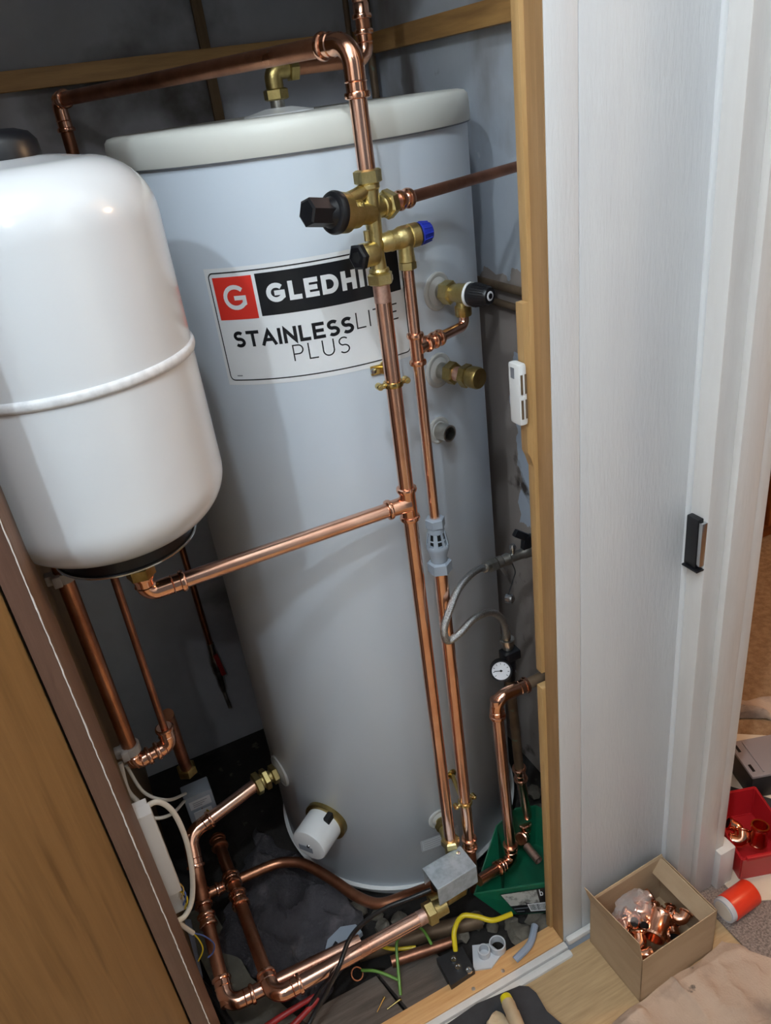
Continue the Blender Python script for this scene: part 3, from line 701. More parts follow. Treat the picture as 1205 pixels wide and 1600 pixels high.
# brass pipe rings
def ring_clip(pos, r, s, label):
    c = thing('pipe_ring', label, 'pipe clip', pos, 'brass pipe rings')
    n = nrm(s); tng = Vector((math.cos(s / 275), math.sin(s / 275), 0)); back = cyl(s, pos.z * 1000)
    bm = B(); lathe(bm, pos - Z * .004, Z, [(0, r), (.0005, r + .0022), (.004, r + .0030), (.0075, r + .0022), (.008, r)], 28, cap=False); obj('ring', bm, 'brass_bright', c)
    for sg in (-1, 1):
        bm = B(); tube(bm, [pos + tng * sg * (r + .001), pos + tng * sg * (r + .011)], lambda f: .0042 - .001 * f, 12)
        lathe(bm, pos + tng * sg * (r + .009) + n * .004, -n, [(0, .0042), (.002, .0048), (.010, .0048)], 16); obj('ear', bm, 'brass_bright', c)
        lat(c, 'screw', pos + tng * sg * (r + .009) + n * .004, n, [(0, .0036), (.0016, .003), (.002, .001)], 'brass', 12)
    bm = B(); tube(bm, [pos - n * (r + .001), back], .0045, 14); lathe(bm, back - n * .001, n, [(0, .011), (.003, .010), (.005, .006)], 20); obj('stem', bm, 'brass_bright', c)
    bp = back - tng * .014 + n * .002
    bm = B(); box(bm, back + n * .0022 - tng * .008, (.016, .0016, .007), (tng, n, Z), .001); obj('back_plate', bm, 'brass_bright', c)
    lat(c, 'wall_screw', back - tng * .020 + n * .0034, n, [(0, .0050), (.002, .0042), (.0028, .001)], 'steel', 14)
zc1 = V(612, 600, y=.933).z; zc2 = V(728, 1252, y=.933).z
ring_clip(at(P1, zc1), .0114, -9, 'brass pipe ring clamping the thick pipe below the maker label')
ring_clip(at(P2, zc2), .0114, 22, 'brass pipe ring holding the tundish pipe near the cylinder foot')

# ================================================================== RIGHT SIDE: FILLING LOOP AND HEATING RETURN
# two old pipes along the right wall
for zz, r, lb in ((1.168, .0075, 'upper of two old pipes running along the right wall'), (1.137, .0065, 'lower of two old pipes running along the right wall')):
    bm = B(); tube(bm, [(XR - .012, 1.63, zz), (XR - .012, YF + .06, zz)], r); tag(obj('wall_pipe', bm, 'copper_old'), lb, 'pipe', 'old pipes on the right wall')
yv = .985
a, b = V(762, 885, y=yv), V(838, 857, y=yv)
zv = (a.z + b.z) / 2; a.z = b.z = zv
t = thing('filling_valve', 'nickel isolating valve with a black lever at the end of the braided hose', 'valve', (XR, yv, zv))
def along(f): return Vector((a.x + (b.x - a.x) * f, yv, zv))
L1_ = (b - a).length
lat(t, 'body', along(.30), X, [(0, .0095), (L1_ * .12, .0115), (L1_ * .16, .0085), (L1_ * .40, .0090), (L1_ * .44, .0110), (L1_ * .62, .0112), (L1_ * .70, .0095)], 'nickel')
nut(t, along(.02), X, L1_ * .16, .0100, 'nickel', .2); nut(t, along(.86), X, L1_ * .12, .0125, 'nickel', .1)
lat(t, 'wing_ring', along(.18), X, [(0, .0110), (L1_ * .1, .0110)], 'nickel')
bm = B(); prism(bm, [along(.22) + Vector((-.003, -.008, -.006)), along(.22) + Vector((.003, -.008, -.006)), along(.30) + Vector((.002, -.016, -.022)), along(.27) + Vector((-.003, -.016, -.020))], (0, .003, 0)); obj('wing', bm, 'nickel', t, False)
bm = B(); lathe(bm, along(.52) + Z * .007, Z, [(0, .004), (.008, .004), (.010, .006), (.014, .0062), (.019, .004)], 18); obj('check_screw', bm, 'steel', t)
bm = B(); box(bm, along(.82) + Z * .020, (.010, .006, .013), ((1, 0, -.15), Y, (.15, 0, 1)), .002); box(bm, along(.70) + Z * .038, (.016, .005, .007), ((1, 0, -.75), Y, (.75, 0, 1)), .003); obj('lever', bm, 'black_plastic', t)
pipe(t, [along(.96), Vector((XR, yv, zv))], .0075, 'nickel')
# braided hose
g0 = V(792, 1000, y=.97)
hp = [along(.04), V(742, 893, y=.960), V(718, 918, y=.930), V(702, 955, y=.905), V(694, 984, y=.898), V(700, 1001, y=.896), V(718, 990, y=.898), V(742, 966, y=.915), V(768, 957, y=.935), V(786, 970, y=.956), g0 + Z * .004]
t = thing('braided_hose', 'looped braided steel filling hose between the black lever valve and the gauge', 'hose', g0)
bm = B(); tube(bm, spline(hp, 10), .0062, 18); obj('hose', bm, 'braid', t)
d0 = (hp[1] - hp[0]).normalized(); lat(t, 'ferrule', hp[0], d0, [(0, .0066), (.003, .0085), (.020, .0085), (.022, .0066)], 'nickel')
lat(t, 'ferrule', g0 + Z * .022, -Z, [(0, .0066), (.002, .0078), (.018, .0078), (.020, .0060)], 'nickel')
# dangling blanking cap on its strap
s0 = along(.46) - Z * .008; s1 = V(795, 935, y=.975)
t = thing('strap_cap', 'black strap with a small bright cap hanging from the lever valve', 'cap', s1)
bm = B(); tube(bm, spline([s0 + X * .002, s0 + Vector((.006, -.004, -.02)), (s0 + s1) / 2 + X * .008, s1 + Z * .008], 8), .0011, 8); obj('strap', bm, 'black_rubber', t)
lat(t, 'cap', s1, Vector((.5, -.8, .1)), [(-.004, .0085), (.003, .0090), (.008, .0080), (.010, .005)], 'steel', 18)
# gauge tee
gv = Vector((g0.x + .004, .975, 0))
t = thing('pressure_gauge', 'small round black pressure gauge with white dial below the hose', 'gauge', at(gv, .49))
zg = V(790, 1020, y=.97).z; gc = V(783, 1048, y=.955)
lat(t, 'union', at(gv, zg + .004), Z, [(0, .0095), (.004, .0115), (.012, .0115), (.013, .0135), (.022, .0135), (.024, .009)], 'nickel')
bm = B(); box(bm, at(gv, zg - .006) - Y * .006, (.017, .012, .010), None, .003); obj('lever', bm, 'black_plastic', t)
lat(t, 'stem_body', at(gv, zg - .070), Z, [(0, .011), (.020, .0115), (.030, .014), (.060, .014), (.072, .010)], 'black_plastic')
gd = (Vector((0, 0, H)) - gc); gd = Vector((-.42, -.80, .42)).normalized()
lat(t, 'gauge_case', gc, gd, [(-.020, .013), (-.016, .0195), (0, .0200), (.003, .0198), (.003, .0172), (.001, .0170)], 'black_plastic', 40)
dl = lat(t, 'dial', gc, gd, [(.0008, .0169), (.0014, .0169)], 'gauge_face', 40)
uu, vv, _ = frame(gd)
bm = B()
for k in range(9):
    a_ = math.radians(-40 + 260 * k / 8); e = uu * math.cos(a_) + vv * math.sin(a_)
    tube(bm, [gc + gd * .0017 + e * .0120, gc + gd * .0017 + e * .0150], .0005, 5)
obj('scale_marks', bm, 'sticker_black', dl)
bm = B(); tube(bm, [gc + gd * .0022 + uu * .003, gc + gd * .0022 - uu * .0125], .0007, 6); lathe(bm, gc + gd * .0015, gd, [(0, .0022), (.0015, .0018)], 14); obj('needle', bm, 'sticker_black', dl)
# old riser under the gauge and new drop into the return
t = thing('gauge_riser_pipe', 'dark oxidised copper pipe standing under the pressure gauge', 'pipe', (.63, 1.0, .1))
r_t = at(gv, zg - .06); r_m = V(812, 1205, y=.99); r_b = V(824, 1275, y=.99)
pipe(t, [r_t, r_m], .0095, 'copper_old'); coupling(t, r_m + (r_b - r_m) * .05, r_b - r_m, .0105, .040)
pipe(t, [r_m, r_b], .0105, 'copper')
r_c = V(822, 1305, y=.985); r_e = V(796, 1325, y=.93)
elbow(t, r_m, r_c, r_e, .0105, .04, .040, bend=.024)
# heating return (p3): in from the right, elbow, down, elbow, to the valve box
t = thing('return_pipe', 'copper pipe in from the right jamb dropping to the galvanised actuator', 'pipe', V(798, 1310, y=.92))
pa = V(775, 1092, y=.92); pj = V(850, 1057, y=.92); pj = pa + (pj - pa).normalized() * ((XR - pa.x) / (pj - pa).normalized().x)
pb = V(800, 1343, y=.92); pc = V(748, 1376, y=.893)
pipe(t, [pa + (pj - pa).normalized() * .06, pj], .0105, 'copper_old')
elbow(t, pj, pa, pb, .011, .068, .045, bend=.036)
pipe(t, [pa, pb], .011, 'copper')
elbow(t, pa, pb, pc, .0115, .050, .048, bend=.036)
pipe(t, [pb, pc], .011, 'copper')
lat(t, 'bead', pb + (pc - pb).normalized() * .036, pc - pb, [(0, .0124), (.003, .0155), (.006, .0124)], 'copper_fitting')

# ================================================================== ACTUATOR AND FLOOR PIPES
zbx = .195
c0, c1, c2_, c3 = V(662, 1357, z=zbx), V(718, 1323, z=zbx), V(745, 1353, z=zbx), V(682, 1391, z=zbx)
ctr = (c0 + c1 + c2_ + c3) / 4; ax1 = ((c1 + c2_) - (c0 + c3)).normalized(); ax2 = Z.cross(ax1)
hl, hw = ((c1 + c2_) - (c0 + c3)).length / 4, ((c0 + c1) - (c3 + c2_)).length / 4
t = thing('valve_actuator', 'galvanised box shaped valve actuator at the foot of the cylinder', 'actuator', ctr - Z * .08)
hz = .023
bm = B(); th_ = .0011
box(bm, ctr, (hl, hw, th_), (ax1, ax2, Z))
box(bm, ctr - ax2 * hw - Z * hz, (hl, th_, hz), (ax1, ax2, Z)); box(bm, ctr + ax2 * hw - Z * hz, (hl, th_, hz), (ax1, ax2, Z)); box(bm, ctr + ax1 * hl - Z * hz, (th_, hw, hz), (ax1, ax2, Z))
obj('cover', bm, 'galvanised', t, False)
bm = B(); tube(bm, [ctr - ax2 * hw - ax1 * hl, ctr - ax2 * hw + ax1 * hl], .0016, 10); obj('folded_edge', bm, 'galvanised', t)
bm = B(); box(bm, ctr - Z * hz * 1.1, (hl * .8, hw * .8, hz * .8), (ax1, ax2, Z), .003); obj('motor', bm, 'dark_void', t)
lat(t, 'cover_screw', ctr + ax1 * hl * .72 + ax2 * hw * .55 + Z * .001, Z, [(0, .0045), (.0022, .004), (.003, .001)], 'steel', 16)
vb = ctr - Z * .066
lat(t, 'valve_body', vb - ax1 * .05, ax1, [(0, .014), (.022, .014), (.03, .021), (.07, .021), (.078, .014), (.10, .014)], 'brass_old')
# main flow pipe (B) along the front, 28 mm, to its elbow and back along the left
zB = .13; RB = .0138
pB0 = V(676, 1427, z=zB); pB1 = V(428, 1556, z=zB); yb = (pB0.y + pB1.y) / 2; pB0.y = pB1.y = yb
nut(t, pB0 - X * .014, X, .020, .0195, 'brass', .3); lat(t, 'port_olive', pB0, X, [(.004, .017), (.030, .016)], 'brass')
t = thing('flow_pipe', 'thick copper pipe along the sill bending back under the left side', 'pipe', pB1 - Z * .02)
pB2 = V(340, 1312, z=zB); dirB = (pB2 - pB1).normalized()
pipe(t, [pB0 - X * .008, pB1 + X * .03], RB)
lat(t, 'flux_band', pB0 - X * .030, X, [(0, RB + .0002), (.018, RB + .0002)], 'copper_flux')
elbow(t, pB0, pB1, pB2, RB, .052, .050, bend=.030)
pipe(t, [pB1 + dirB * .03, pB2], RB - .0012, 'copper_worn')
kz = V(369, 1408, z=zB); q = pB1 + dirB * (kz - pB1).length
coupling(t, q, dirB, RB, .034, 'copper_fitting'); coupling(t, q + dirB * .050, dirB, RB, .030, 'copper_fitting')
coupling(t, pB2 + dirB * -.01, dirB, RB, .03, 'copper_worn')
# second pipe (A): from the left port of the cylinder to the left front corner
o, n = cyl(-392, 256), nrm(-392)
t = thing('left_port_pipe', 'thick copper pipe from the left cylinder port running forward to the front corner', 'pipe', V(355, 1570, z=.07))
zA_ = .10
pA0 = o + n * .055; pA1 = V(296, 1304, z=.235); pA2 = V(318, 1412, z=.15); pA3 = V(356, 1572, z=zA_)
nut(t, o + n * .008, n, .014, .019, 'brass', .1)
lat(t, 'union_body', o, n, [(.020, .0135), (.030, .0135)], 'brass')
nut(t, o + n * .028, n, .014, .0205, 'brass', .4)
lat(t, 'union_thread', o, n, [(.040, .0160), (.050, .0160)], 'brass')
nut(t, o + n * .046, n, .016, .0215, 'brass', .0)
pipe(t, [pA0, pA1 + (pA0 - pA1).normalized() * .02], RB)
elbow(t, pA0, pA1, pA2, RB, .052, .065, 'copper_fitting', .034)
pipe(t, [pA1, pA2], RB, 'copper_worn')
dA = (pA3 - pA2).normalized()
coupling(t, pA2 - dA * .01, dA, RB, .036); coupling(t, pA2 + dA * .034, dA, RB, .026)
pipe(t, [pA2, pA3], RB - .0012, 'copper_worn')
pA4 = Vector((pB0.x - .02, pA3.y, zA_ - .012)); pA4 = pA3 + Vector((.26, -.004, -.012))
elbow(t, pA2, pA3, pA4, RB, .05, .050, bend=.030)
pipe(t, [pA3 + X * .03, pA4], RB)
# swept pipe from the actuator to the left
t = thing('swept_pipe', 'swept copper pipe curving around the cylinder foot to the left', 'pipe', V(460, 1340, z=.03))
sw = [ctr - Z * .045 + ax2 * .012 - ax1 * .03, V(640, 1398, z=.105), V(595, 1412, z=.085), V(560, 1402, z=.08), V(520, 1375, z=.08), V(480, 1352, z=.08), V(455, 1347, z=.08), V(425, 1352, z=.08), V(370, 1376, z=.085), V(322, 1398, z=.09)]
bm = B(); tube(bm, spline(sw, 8), .0112, 22); obj('pipe', bm, 'copper_worn', t)
coupling(t, sw[-1] + (sw[-2] - sw[-1]).normalized() * .035, sw[-2] - sw[-1], .0112, .028)

# ================================================================== LEFT SIDE
lx = Vector((-.0795, 1.10, 0)); zU = .552
t = thing('left_riser_pipe', 'tarnished copper pipe clipped to the timber on the left under the vessel', 'pipe', at(lx, .53))
pipe(t, [at(lx, 1.40), at(lx, zU)], .0125, 'copper_worn')
u2 = Vector((-.018, 1.105, zU + .006))
elbow(t, at(lx, 1), at(lx, zU), u2, .0118, .038, .028, 'copper_fitting', .02)
elbow(t, at(lx, zU), u2, u2 + Vector((.006, .02, 1)), .0118, .026, .040, 'copper_fitting', .018)
pipe(t, [at(lx, zU), u2], .0112, 'copper_fitting', name='link_pipe')
tn = thing('thin_riser_pipe', 'thin dark copper riser to the right of the clipped pipe', 'pipe', u2)
pipe(tn, [u2 + Z * .03, Vector((-.008, 1.12, 1.40))], .0062, 'copper_dull')
zv_ = V(294, 1208, y=1.25)
pipe(tn, [u2 + Vector((.012, .022, .045)), zv_ + Z * .012], .0112, 'copper_worn', name='drop_pipe')
nut(tn, zv_, Z, .020, .0175, 'brass_old')
for k, (px, py) in enumerate(((100, 898), (205, 1168))):
    zc = V(px, py, y=1.10).z
    c = thing('pipe_clip', ('upper' if k == 0 else 'lower') + ' white plastic clip holding the tarnished left pipe', 'pipe clip', at(lx, zc), 'white pipe clips')
    bm = B(); lathe(bm, at(lx, zc - .008), Z, [(0, .0127), (0, .0165), (.016, .0165), (.016, .0127)], 28, cap=False); obj('ring', bm, 'dusty_plastic', c)
    bm = B(); bx(bm, -.105, lx.x - .012, 1.092, 1.108, zc - .008, zc + .008, .002); obj('base', bm, 'dusty_plastic', c)
    bm = B(); bx(bm, lx.x - .016, lx.x - .004, 1.080, 1.090, zc - .009, zc + .009, .002); obj('latch', bm, 'dusty_plastic', c)
# zone valve with grey head
t = thing('zone_valve', 'grey zone valve head with warning triangle behind the left pipes', 'valve', (0, 1.262, .25))
zc = V(313, 1254, y=1.262)
b1, b2, b3 = X, Y, Z
bm = B(); box(bm, zc, (.029, .020, .044), (b1, b2, b3), .003); obj('head', bm, 'grey_plastic', t)
fc = zc - b2 * .0204
bm = B(); box(bm, fc + b3 * .020, (.022, .0004, .011), (b1, b2, b3)); obj('type_label', bm, 'rating_label', t)
bm = B()
for k in range(3): box(bm, fc + b3 * (.025 - .005 * k) - b2 * .0006 - b1 * .003 * k, (.015 - .003 * k, .0002, .0007), (b1, b2, b3))
obj('print', bm, 'print_grey', t)
bm = B(); box(bm, fc - b3 * .012, (.019, .0004, .012), (b1, b2, b3)); obj('warning_label', bm, 'rating_label', t)
q = fc - b3 * .012 - b2 * .0008 + b1 * .008
bm = B(); prism(bm, [q + b3 * .009, q - b3 * .005 - b1 * .008, q - b3 * .005 + b1 * .008], -b2 * .0003); obj('warning_triangle', bm, 'warn_yellow', t, False)
bm = B()
for a_, b_ in ((.0065, -.0035),):
    P = [q + b3 * .0068, q - b3 * .0036 - b1 * .0058, q - b3 * .0036 + b1 * .0058]
    for i in range(3): tube(bm, [P[i] - b2 * .0005, P[(i+1) % 3] - b2 * .0005], .0006, 5)
    tube(bm, [q + b3 * .004 - b2 * .0006, q - b2 * .0006, ], .0006, 5); tube(bm, [q - b3 * .001 - b2 * .0006, q - b3 * .003 - b2 * .0006], .0006, 5)
obj('triangle_print', bm, 'sticker_black', t)
lat(t, 'seam_screw', fc + b3 * .004, -b2, [(0, .002), (.0012, .0015)], 'steel', 12)
lat(t, 'valve_body', zc - b3 * .09 + Y * .02, b3, [(0, .016), (.05, .016)], 'brass_old')
# red lever isolator on the back wall pipe
t = thing('isolator_pipe', 'thin copper pipe on the back wall ending in a red lever isolator', 'pipe', (.143, 1.67, .14))
pipe(t, [(.143, 1.672, 1.4), (.143, 1.672, .30)], .0075, 'copper_worn')
lat(t, 'valve_body', (.143, 1.672, .17), Z, [(0, .006), (.02, .010), (.05, .010), (.07, .014), (.11, .014), (.13, .010), (.16, .009)], 'nickel')
bm = B(); box(bm, (.150, 1.652, .270), (.006, .004, .034), ((1, 0, .1), Y, (-.1, 0, 1)), .002); obj('lever', bm, 'red_dark', t)
pipe(t, [(.143, 1.672, .17), (.146, 1.66, .12)], .005, 'nickel', name='tail')
# wiring box and white cables
yw = .892
q0, q1 = V(213, 1281, y=yw), V(262, 1440, y=yw)
t = thing('wiring_box', 'open white plastic wiring box inside the left jamb', 'junction box', (-.10, yw, q1.z))
bm = B(); bx(bm, -.1049, -.069, yw, yw + .022, q1.z + .05, q0.z, .001); obj('cover', bm, 'white_plastic', t)
bm = B(); bx(bm, -.1049, -.073, yw + .0225, yw + .045, q1.z - .02, q0.z - .01, .001); obj('back_tray', bm, 'white_plastic', t)
for k, (m_, dz) in enumerate((('blue_cable', .03), ('brass_bright', .045), ('yellow_cable', .02))):
    bm = B(); tube(bm, spline([(-.085, yw + .02, q1.z + dz + .03), (-.069, yw + .018, q1.z + dz), (-.068, yw + .016, q1.z + dz - .015), (-.076, yw + .02, q1.z + dz - .035)], 8), .0014, 8); obj('wire', bm, m_, t)
t = thing('white_cable', 'thick white cable looping out of the wiring box', 'cable', V(285, 1435, y=.90))
bm = B(); tube(bm, spline([V(203, 1300, y=.93), V(222, 1268, y=.93), V(245, 1253, y=.93), V(270, 1268, y=.93), V(290, 1310, y=.925), V(300, 1360, y=.92), V(300, 1405, y=.91), V(290, 1430, y=.90), V(276, 1440, y=.89)], 8), .0042, 14); obj('sheath', bm, 'white_cable', t)
cabs = [([V(188, 1192, y=1.09), V(200, 1235, y=1.08), V(222, 1262, y=1.06), V(225, 1300, y=1.02)], .0042, 'straight white cable running down beside the lower clip'),
        ([V(197, 1196, y=1.10), V(225, 1238, y=1.10), V(262, 1250, y=1.10), V(290, 1240, y=1.24)], .0030, 'white cable sagging from the lower clip to the zone valve'),
        ([V(222, 1262, y=1.05), V(240, 1278, y=1.06), V(268, 1272, y=1.08), V(288, 1252, y=1.24)], .0030, 'white cable drooping below the sagging one to the zone valve'),
        ([V(268, 1262+172, y=.95), V(285, 1446, y=.95), V(302, 1458, y=.95)], .0040, 'cut white cable end with bare wires by the left jamb')]
for p_, r_, lb in cabs:
    bm = B(); tube(bm, spline(p_, 8), r_, 10); tag(obj('flex_cable', bm, 'white_cable'), lb, 'cable')
e0 = V(302, 1458, y=.95)
for pts_, m_, lb in (([e0, V(318, 1462, y=.95), V(334, 1474, y=.95), V(333, 1488, y=.95), V(325, 1496, y=.95)], 'blue_cable', 'bare blue wire curling over the left pipe'),
                     ([e0, V(312, 1470, y=.95), V(317, 1484, y=.95), V(310, 1502, y=.95)], 'yellow_cable', 'bare yellow wire beside the blue one')):
    bm = B(); tube(bm, spline(pts_, 8), .0013, 8); tag(obj('bare_wire', bm, m_), lb, 'wire')
bm = B(); tube(bm, spline([V(292, 1440, z=.06), V(300, 1480, z=.05), V(310, 1530, z=.05)], 6), .009, 14); tag(obj('grey_conduit', bm, 'grey_tube'), 'short grey conduit tube beside the left jamb', 'conduit')
bm = B(); tube(bm, spline([V(310, 1530, z=.04), V(335, 1560, z=.04), V(360, 1600, z=.04), V(380, 1640, z=.04)], 6), .006, 12); tag(obj('black_flex', bm, 'black_cable'), 'black cable at the bottom left beside the door edge', 'cable')

# ================================================================== CUPBOARD FLOOR CLUTTER
def sheet(name, corners, z, amp, m, label, cat, nx=60, ny=50, sc=9.0, seed=0, thick=.006, edge=.02):
    """a crumpled sheet over a quadrilateral (four floor points) with real thickness"""
    from mathutils import noise
    bm = B(); g = []
    for i in range(nx + 1):
        row = []
        for k in range(ny + 1):
            u, v = i / nx, k / ny
            p = (Vector(corners[0]) * (1-u) + Vector(corners[1]) * u) * (1-v) + (Vector(corners[3]) * (1-u) + Vector(corners[2]) * u) * v
            w = noise.noise(Vector((p.x * sc, p.y * sc, seed))); w2 = noise.noise(Vector((p.x * sc * 3.1, p.y * sc * 3.1, seed + 4)))
            rdg = 1 - abs(noise.noise(Vector((p.x * sc * 1.3 + 5, p.y * sc * .8, seed + 9)))) * 2
            p = p + Vector((w2 * edge, noise.noise(Vector((p.y * 12, p.x * 12, seed))) * edge, 0))
            f = min(1, min(u, 1-u, v, 1-v) * 10)
            p.z = z + max(0, amp * (.5 + .5 * w + .5 * max(0, rdg) ** 3 + .22 * w2)) * (.25 + .75 * f)
            row.append(bm.verts.new(p))
        g.append(row)
    for i in range(nx):
        for k in range(ny): bm.faces.new((g[i][k], g[i+1][k], g[i+1][k+1], g[i][k+1]))
    r = bmesh.ops.extrude_face_region(bm, geom=list(bm.faces)); bmesh.ops.translate(bm, verts=[e for e in r['geom'] if isinstance(e, bmesh.types.BMVert)], vec=(0, 0, -thick))
    o = obj(name, bm, m, None, True, 60); 
    if label: tag(o, label, cat)
    return o
G = lambda px, py: V(px, py, z=0.0)
sheet('carpet_offcut', [G(335, 1470), G(500, 1585), G(572, 1418), G(405, 1292)], -.012, .045, 'carpet_dark', 'crumpled dark grey carpet lying under the copper pipes', 'carpet', 80, 70, 9, 2)
bm = B()
from mathutils import noise as NZ
def lump(bm, c, r, seed, sub=2, flat=.6):
    s = bmesh.ops.create_icosphere(bm, subdivisions=sub, radius=1)
    for v in s['verts']:
        d = v.co.copy(); v.co = Vector(c) + Vector((d.x, d.y, d.z * flat)) * r * (1 + .45 * NZ.noise(d * 1.7 + Vector((seed, seed * 2, 0))))
random.seed(11)
# concrete hearth patch on the left floor
bm = B(); prism(bm, [V(285, 1440, z=-.02), V(330, 1420, z=-.02), V(395, 1535, z=-.02), V(470, 1600, z=-.02), V(380, 1640, z=-.02)], (0, 0, .018)); tag(obj('concrete_slab', bm, 'concrete', None, False), 'pale rough concrete patch at the left front of the cupboard floor', 'slab')
# loose rubble
spots = [(600, 1450), (625, 1440), (650, 1462), (690, 1470), (720, 1462), (745, 1440), (830, 1290), (842, 1315), (835, 1240), (838, 1440), (770, 1450), (800, 1445), (590, 1432), (560, 1425), (845, 1270), (730, 1440), (812, 1462), (850, 1450)]
names = ['between the thick pipe and the sill', 'by the right wall behind the green tub', 'near the green tub']
for k, (px, py) in enumerate(spots):
    bm = B(); r_ = random.uniform(.012, .024); p = V(px, py, z=-.02); lump(bm, p + Z * r_ * .3, r_, k * 1.37)
    tag(obj('rubble_stone', bm, 'rubble'), ['grey rubble lump behind the thick copper pipe', 'grey rubble lump close to the green tub', 'grey rubble lump against the right wall behind the green tub'][0 if px < 730 else 2 if py < 1330 else 1], 'rubble', 'rubble on the cupboard floor')
# floorboards near the sill
fb = [[(470, 1600), (590, 1534), (636, 1594), (560, 1660)], [(594, 1531), (672, 1484), (716, 1542), (642, 1588)]]
for k, poly in enumerate(fb):
    bm = B(); prism(bm, [V(*p, z=-.02) for p in poly], (0, 0, .02)); tag(obj('floorboard', bm, 'old_board', None, False), ['dark dusty floorboard in front of the carpet by the sill', 'short dusty floorboard under the copper offcut'][k], 'floorboard', 'old floorboards by the sill')
# buried old pipe
bm = B(); tube(bm, [V(560, 1490, z=.0), V(690, 1452, z=.0), V(752, 1437, z=0)], .016); tag(obj('buried_pipe', bm, 'copper_old'), 'old dull pipe lying low behind the thick copper pipe', 'pipe')
# copper offcut
a, b = V(612, 1503, z=.02), V(712, 1470, z=.02)
t = thing('copper_offcut', 'loose length of copper pipe lying near the sill', 'pipe', a); bm = B(); hollow(bm, a, b - a, (b - a).length, .011, .0012); obj('pipe', bm, 'copper_dull', t)
a, b = V(823, 1322, z=.05), V(842, 1345, z=.05)
t = thing('copper_stub', 'short copper pipe stub lying inside the green tub', 'pipe', a); bm = B(); hollow(bm, a, b - a, (b - a).length, .0092, .0012); obj('pipe', bm, 'copper_flux', t)
lat(t, 'bore', a, b - a, [((b - a).length * .5, .0078), ((b - a).length * .7, .0078)], 'dark_void')
# copper ring
bm = B(); p = V(556, 1520, z=.012); lathe(bm, p - Z * .005, Vector((.2, -.5, .8)), [(0, .0105), (0, .0125), (.008, .0125), (.008, .0105), (0, .0105)], 24, cap=False); tag(obj('copper_ring', bm, 'copper_worn'), 'small copper ring on the dark floorboard', 'ring')
# cables
bm = B(); tube(bm, spline([ctr - Z * .03 - ax1 * .045, V(640, 1404, z=.16), V(600, 1420, z=.16), V(565, 1445, z=.17), V(545, 1470, z=.18), V(530, 1510, z=.17), V(510, 1550, z=.12), V(488, 1590, z=.08), V(465, 1640, z=.06)], 8), .0042, 12); tag(obj('actuator_cable', bm, 'black_cable'), 'black cable from the actuator draped over the thick copper pipe', 'cable')
bm = B(); tube(bm, spline([V(530, 1510, z=.16), V(505, 1540, z=.1), V(478, 1580, z=.06), V(440, 1640, z=.05)], 8), .0036, 12); tag(obj('black_flex', bm, 'black_cable'), 'second black cable falling left of the draped one', 'cable')
bm = B(); tube(bm, spline([V(712, 1486, z=.02), V(710, 1455, z=.045), V(722, 1432, z=.05), V(745, 1432, z=.05), V(770, 1438, z=.045), V(800, 1428, z=.04)], 10), .0050, 14); tag(obj('yellow_cable', bm, 'yellow_cable'), 'bright yellow cable curling up beside the green tub', 'cable')
bm = B(); tube(bm, spline([V(592, 1477, z=.02), V(615, 1483, z=.02), V(650, 1480, z=.02)], 6), .0036, 10); tag(obj('yellow_wire', bm, 'yellow_cable'), 'short yellow cable under the thick copper pipe', 'cable')
for pts_, lb in (([V(626, 1555, z=.005), V(622, 1510, z=.03), V(620, 1475, z=.05), V(628, 1460, z=.05)], 'green earth wire standing up from the floorboard'),
                 ([V(565, 1516, z=.015), V(590, 1518, z=.02), V(625, 1532, z=.01)], 'green earth wire lying toward the copper ring'),
                 ([V(640, 1445, z=.03), V(660, 1452, z=.04), V(675, 1476, z=.03)], 'green earth wire arching behind the copper offcut')):
    bm = B(); tube(bm, spline(pts_, 8), .0030, 10); tag(obj('earth_wire', bm, 'green_cable'), lb, 'wire', 'green earth wires')
# red handled grips
t = thing('pliers', 'red handled pliers half under the black cables at the bottom', 'pliers', V(450, 1580, z=.03))
for k, pts_ in enumerate(([V(405, 1612, z=.06), V(445, 1585, z=.07), V(492, 1556, z=.07)], [V(440, 1620, z=.05), V(470, 1590, z=.06), V(498, 1560, z=.065)])):
    bm = B(); tube(bm, spline(pts_, 8), lambda f: .0065 - .002 * f, 12); obj('handle', bm, 'red_dark', t)
# grey bracket
t = thing('plastic_bracket', 'grey slotted plastic bracket under the left end of the thick pipe', 'bracket', V(530, 1480, z=0))
P_ = [V(*p, z=.03) for p in ((505, 1498), (512, 1468), (532, 1448), (556, 1444), (566, 1456), (545, 1476), (530, 1500))]
bm = B(); prism(bm, P_, (0, 0, -.012)); obj('plate', bm, 'grey_plastic', t, False)
bm = B(); prism(bm, [V(*p, z=.0306) for p in ((518, 1480), (524, 1470), (528, 1473), (522, 1486))], (0, 0, -.002)); obj('slot', bm, 'dark_void', t, False)
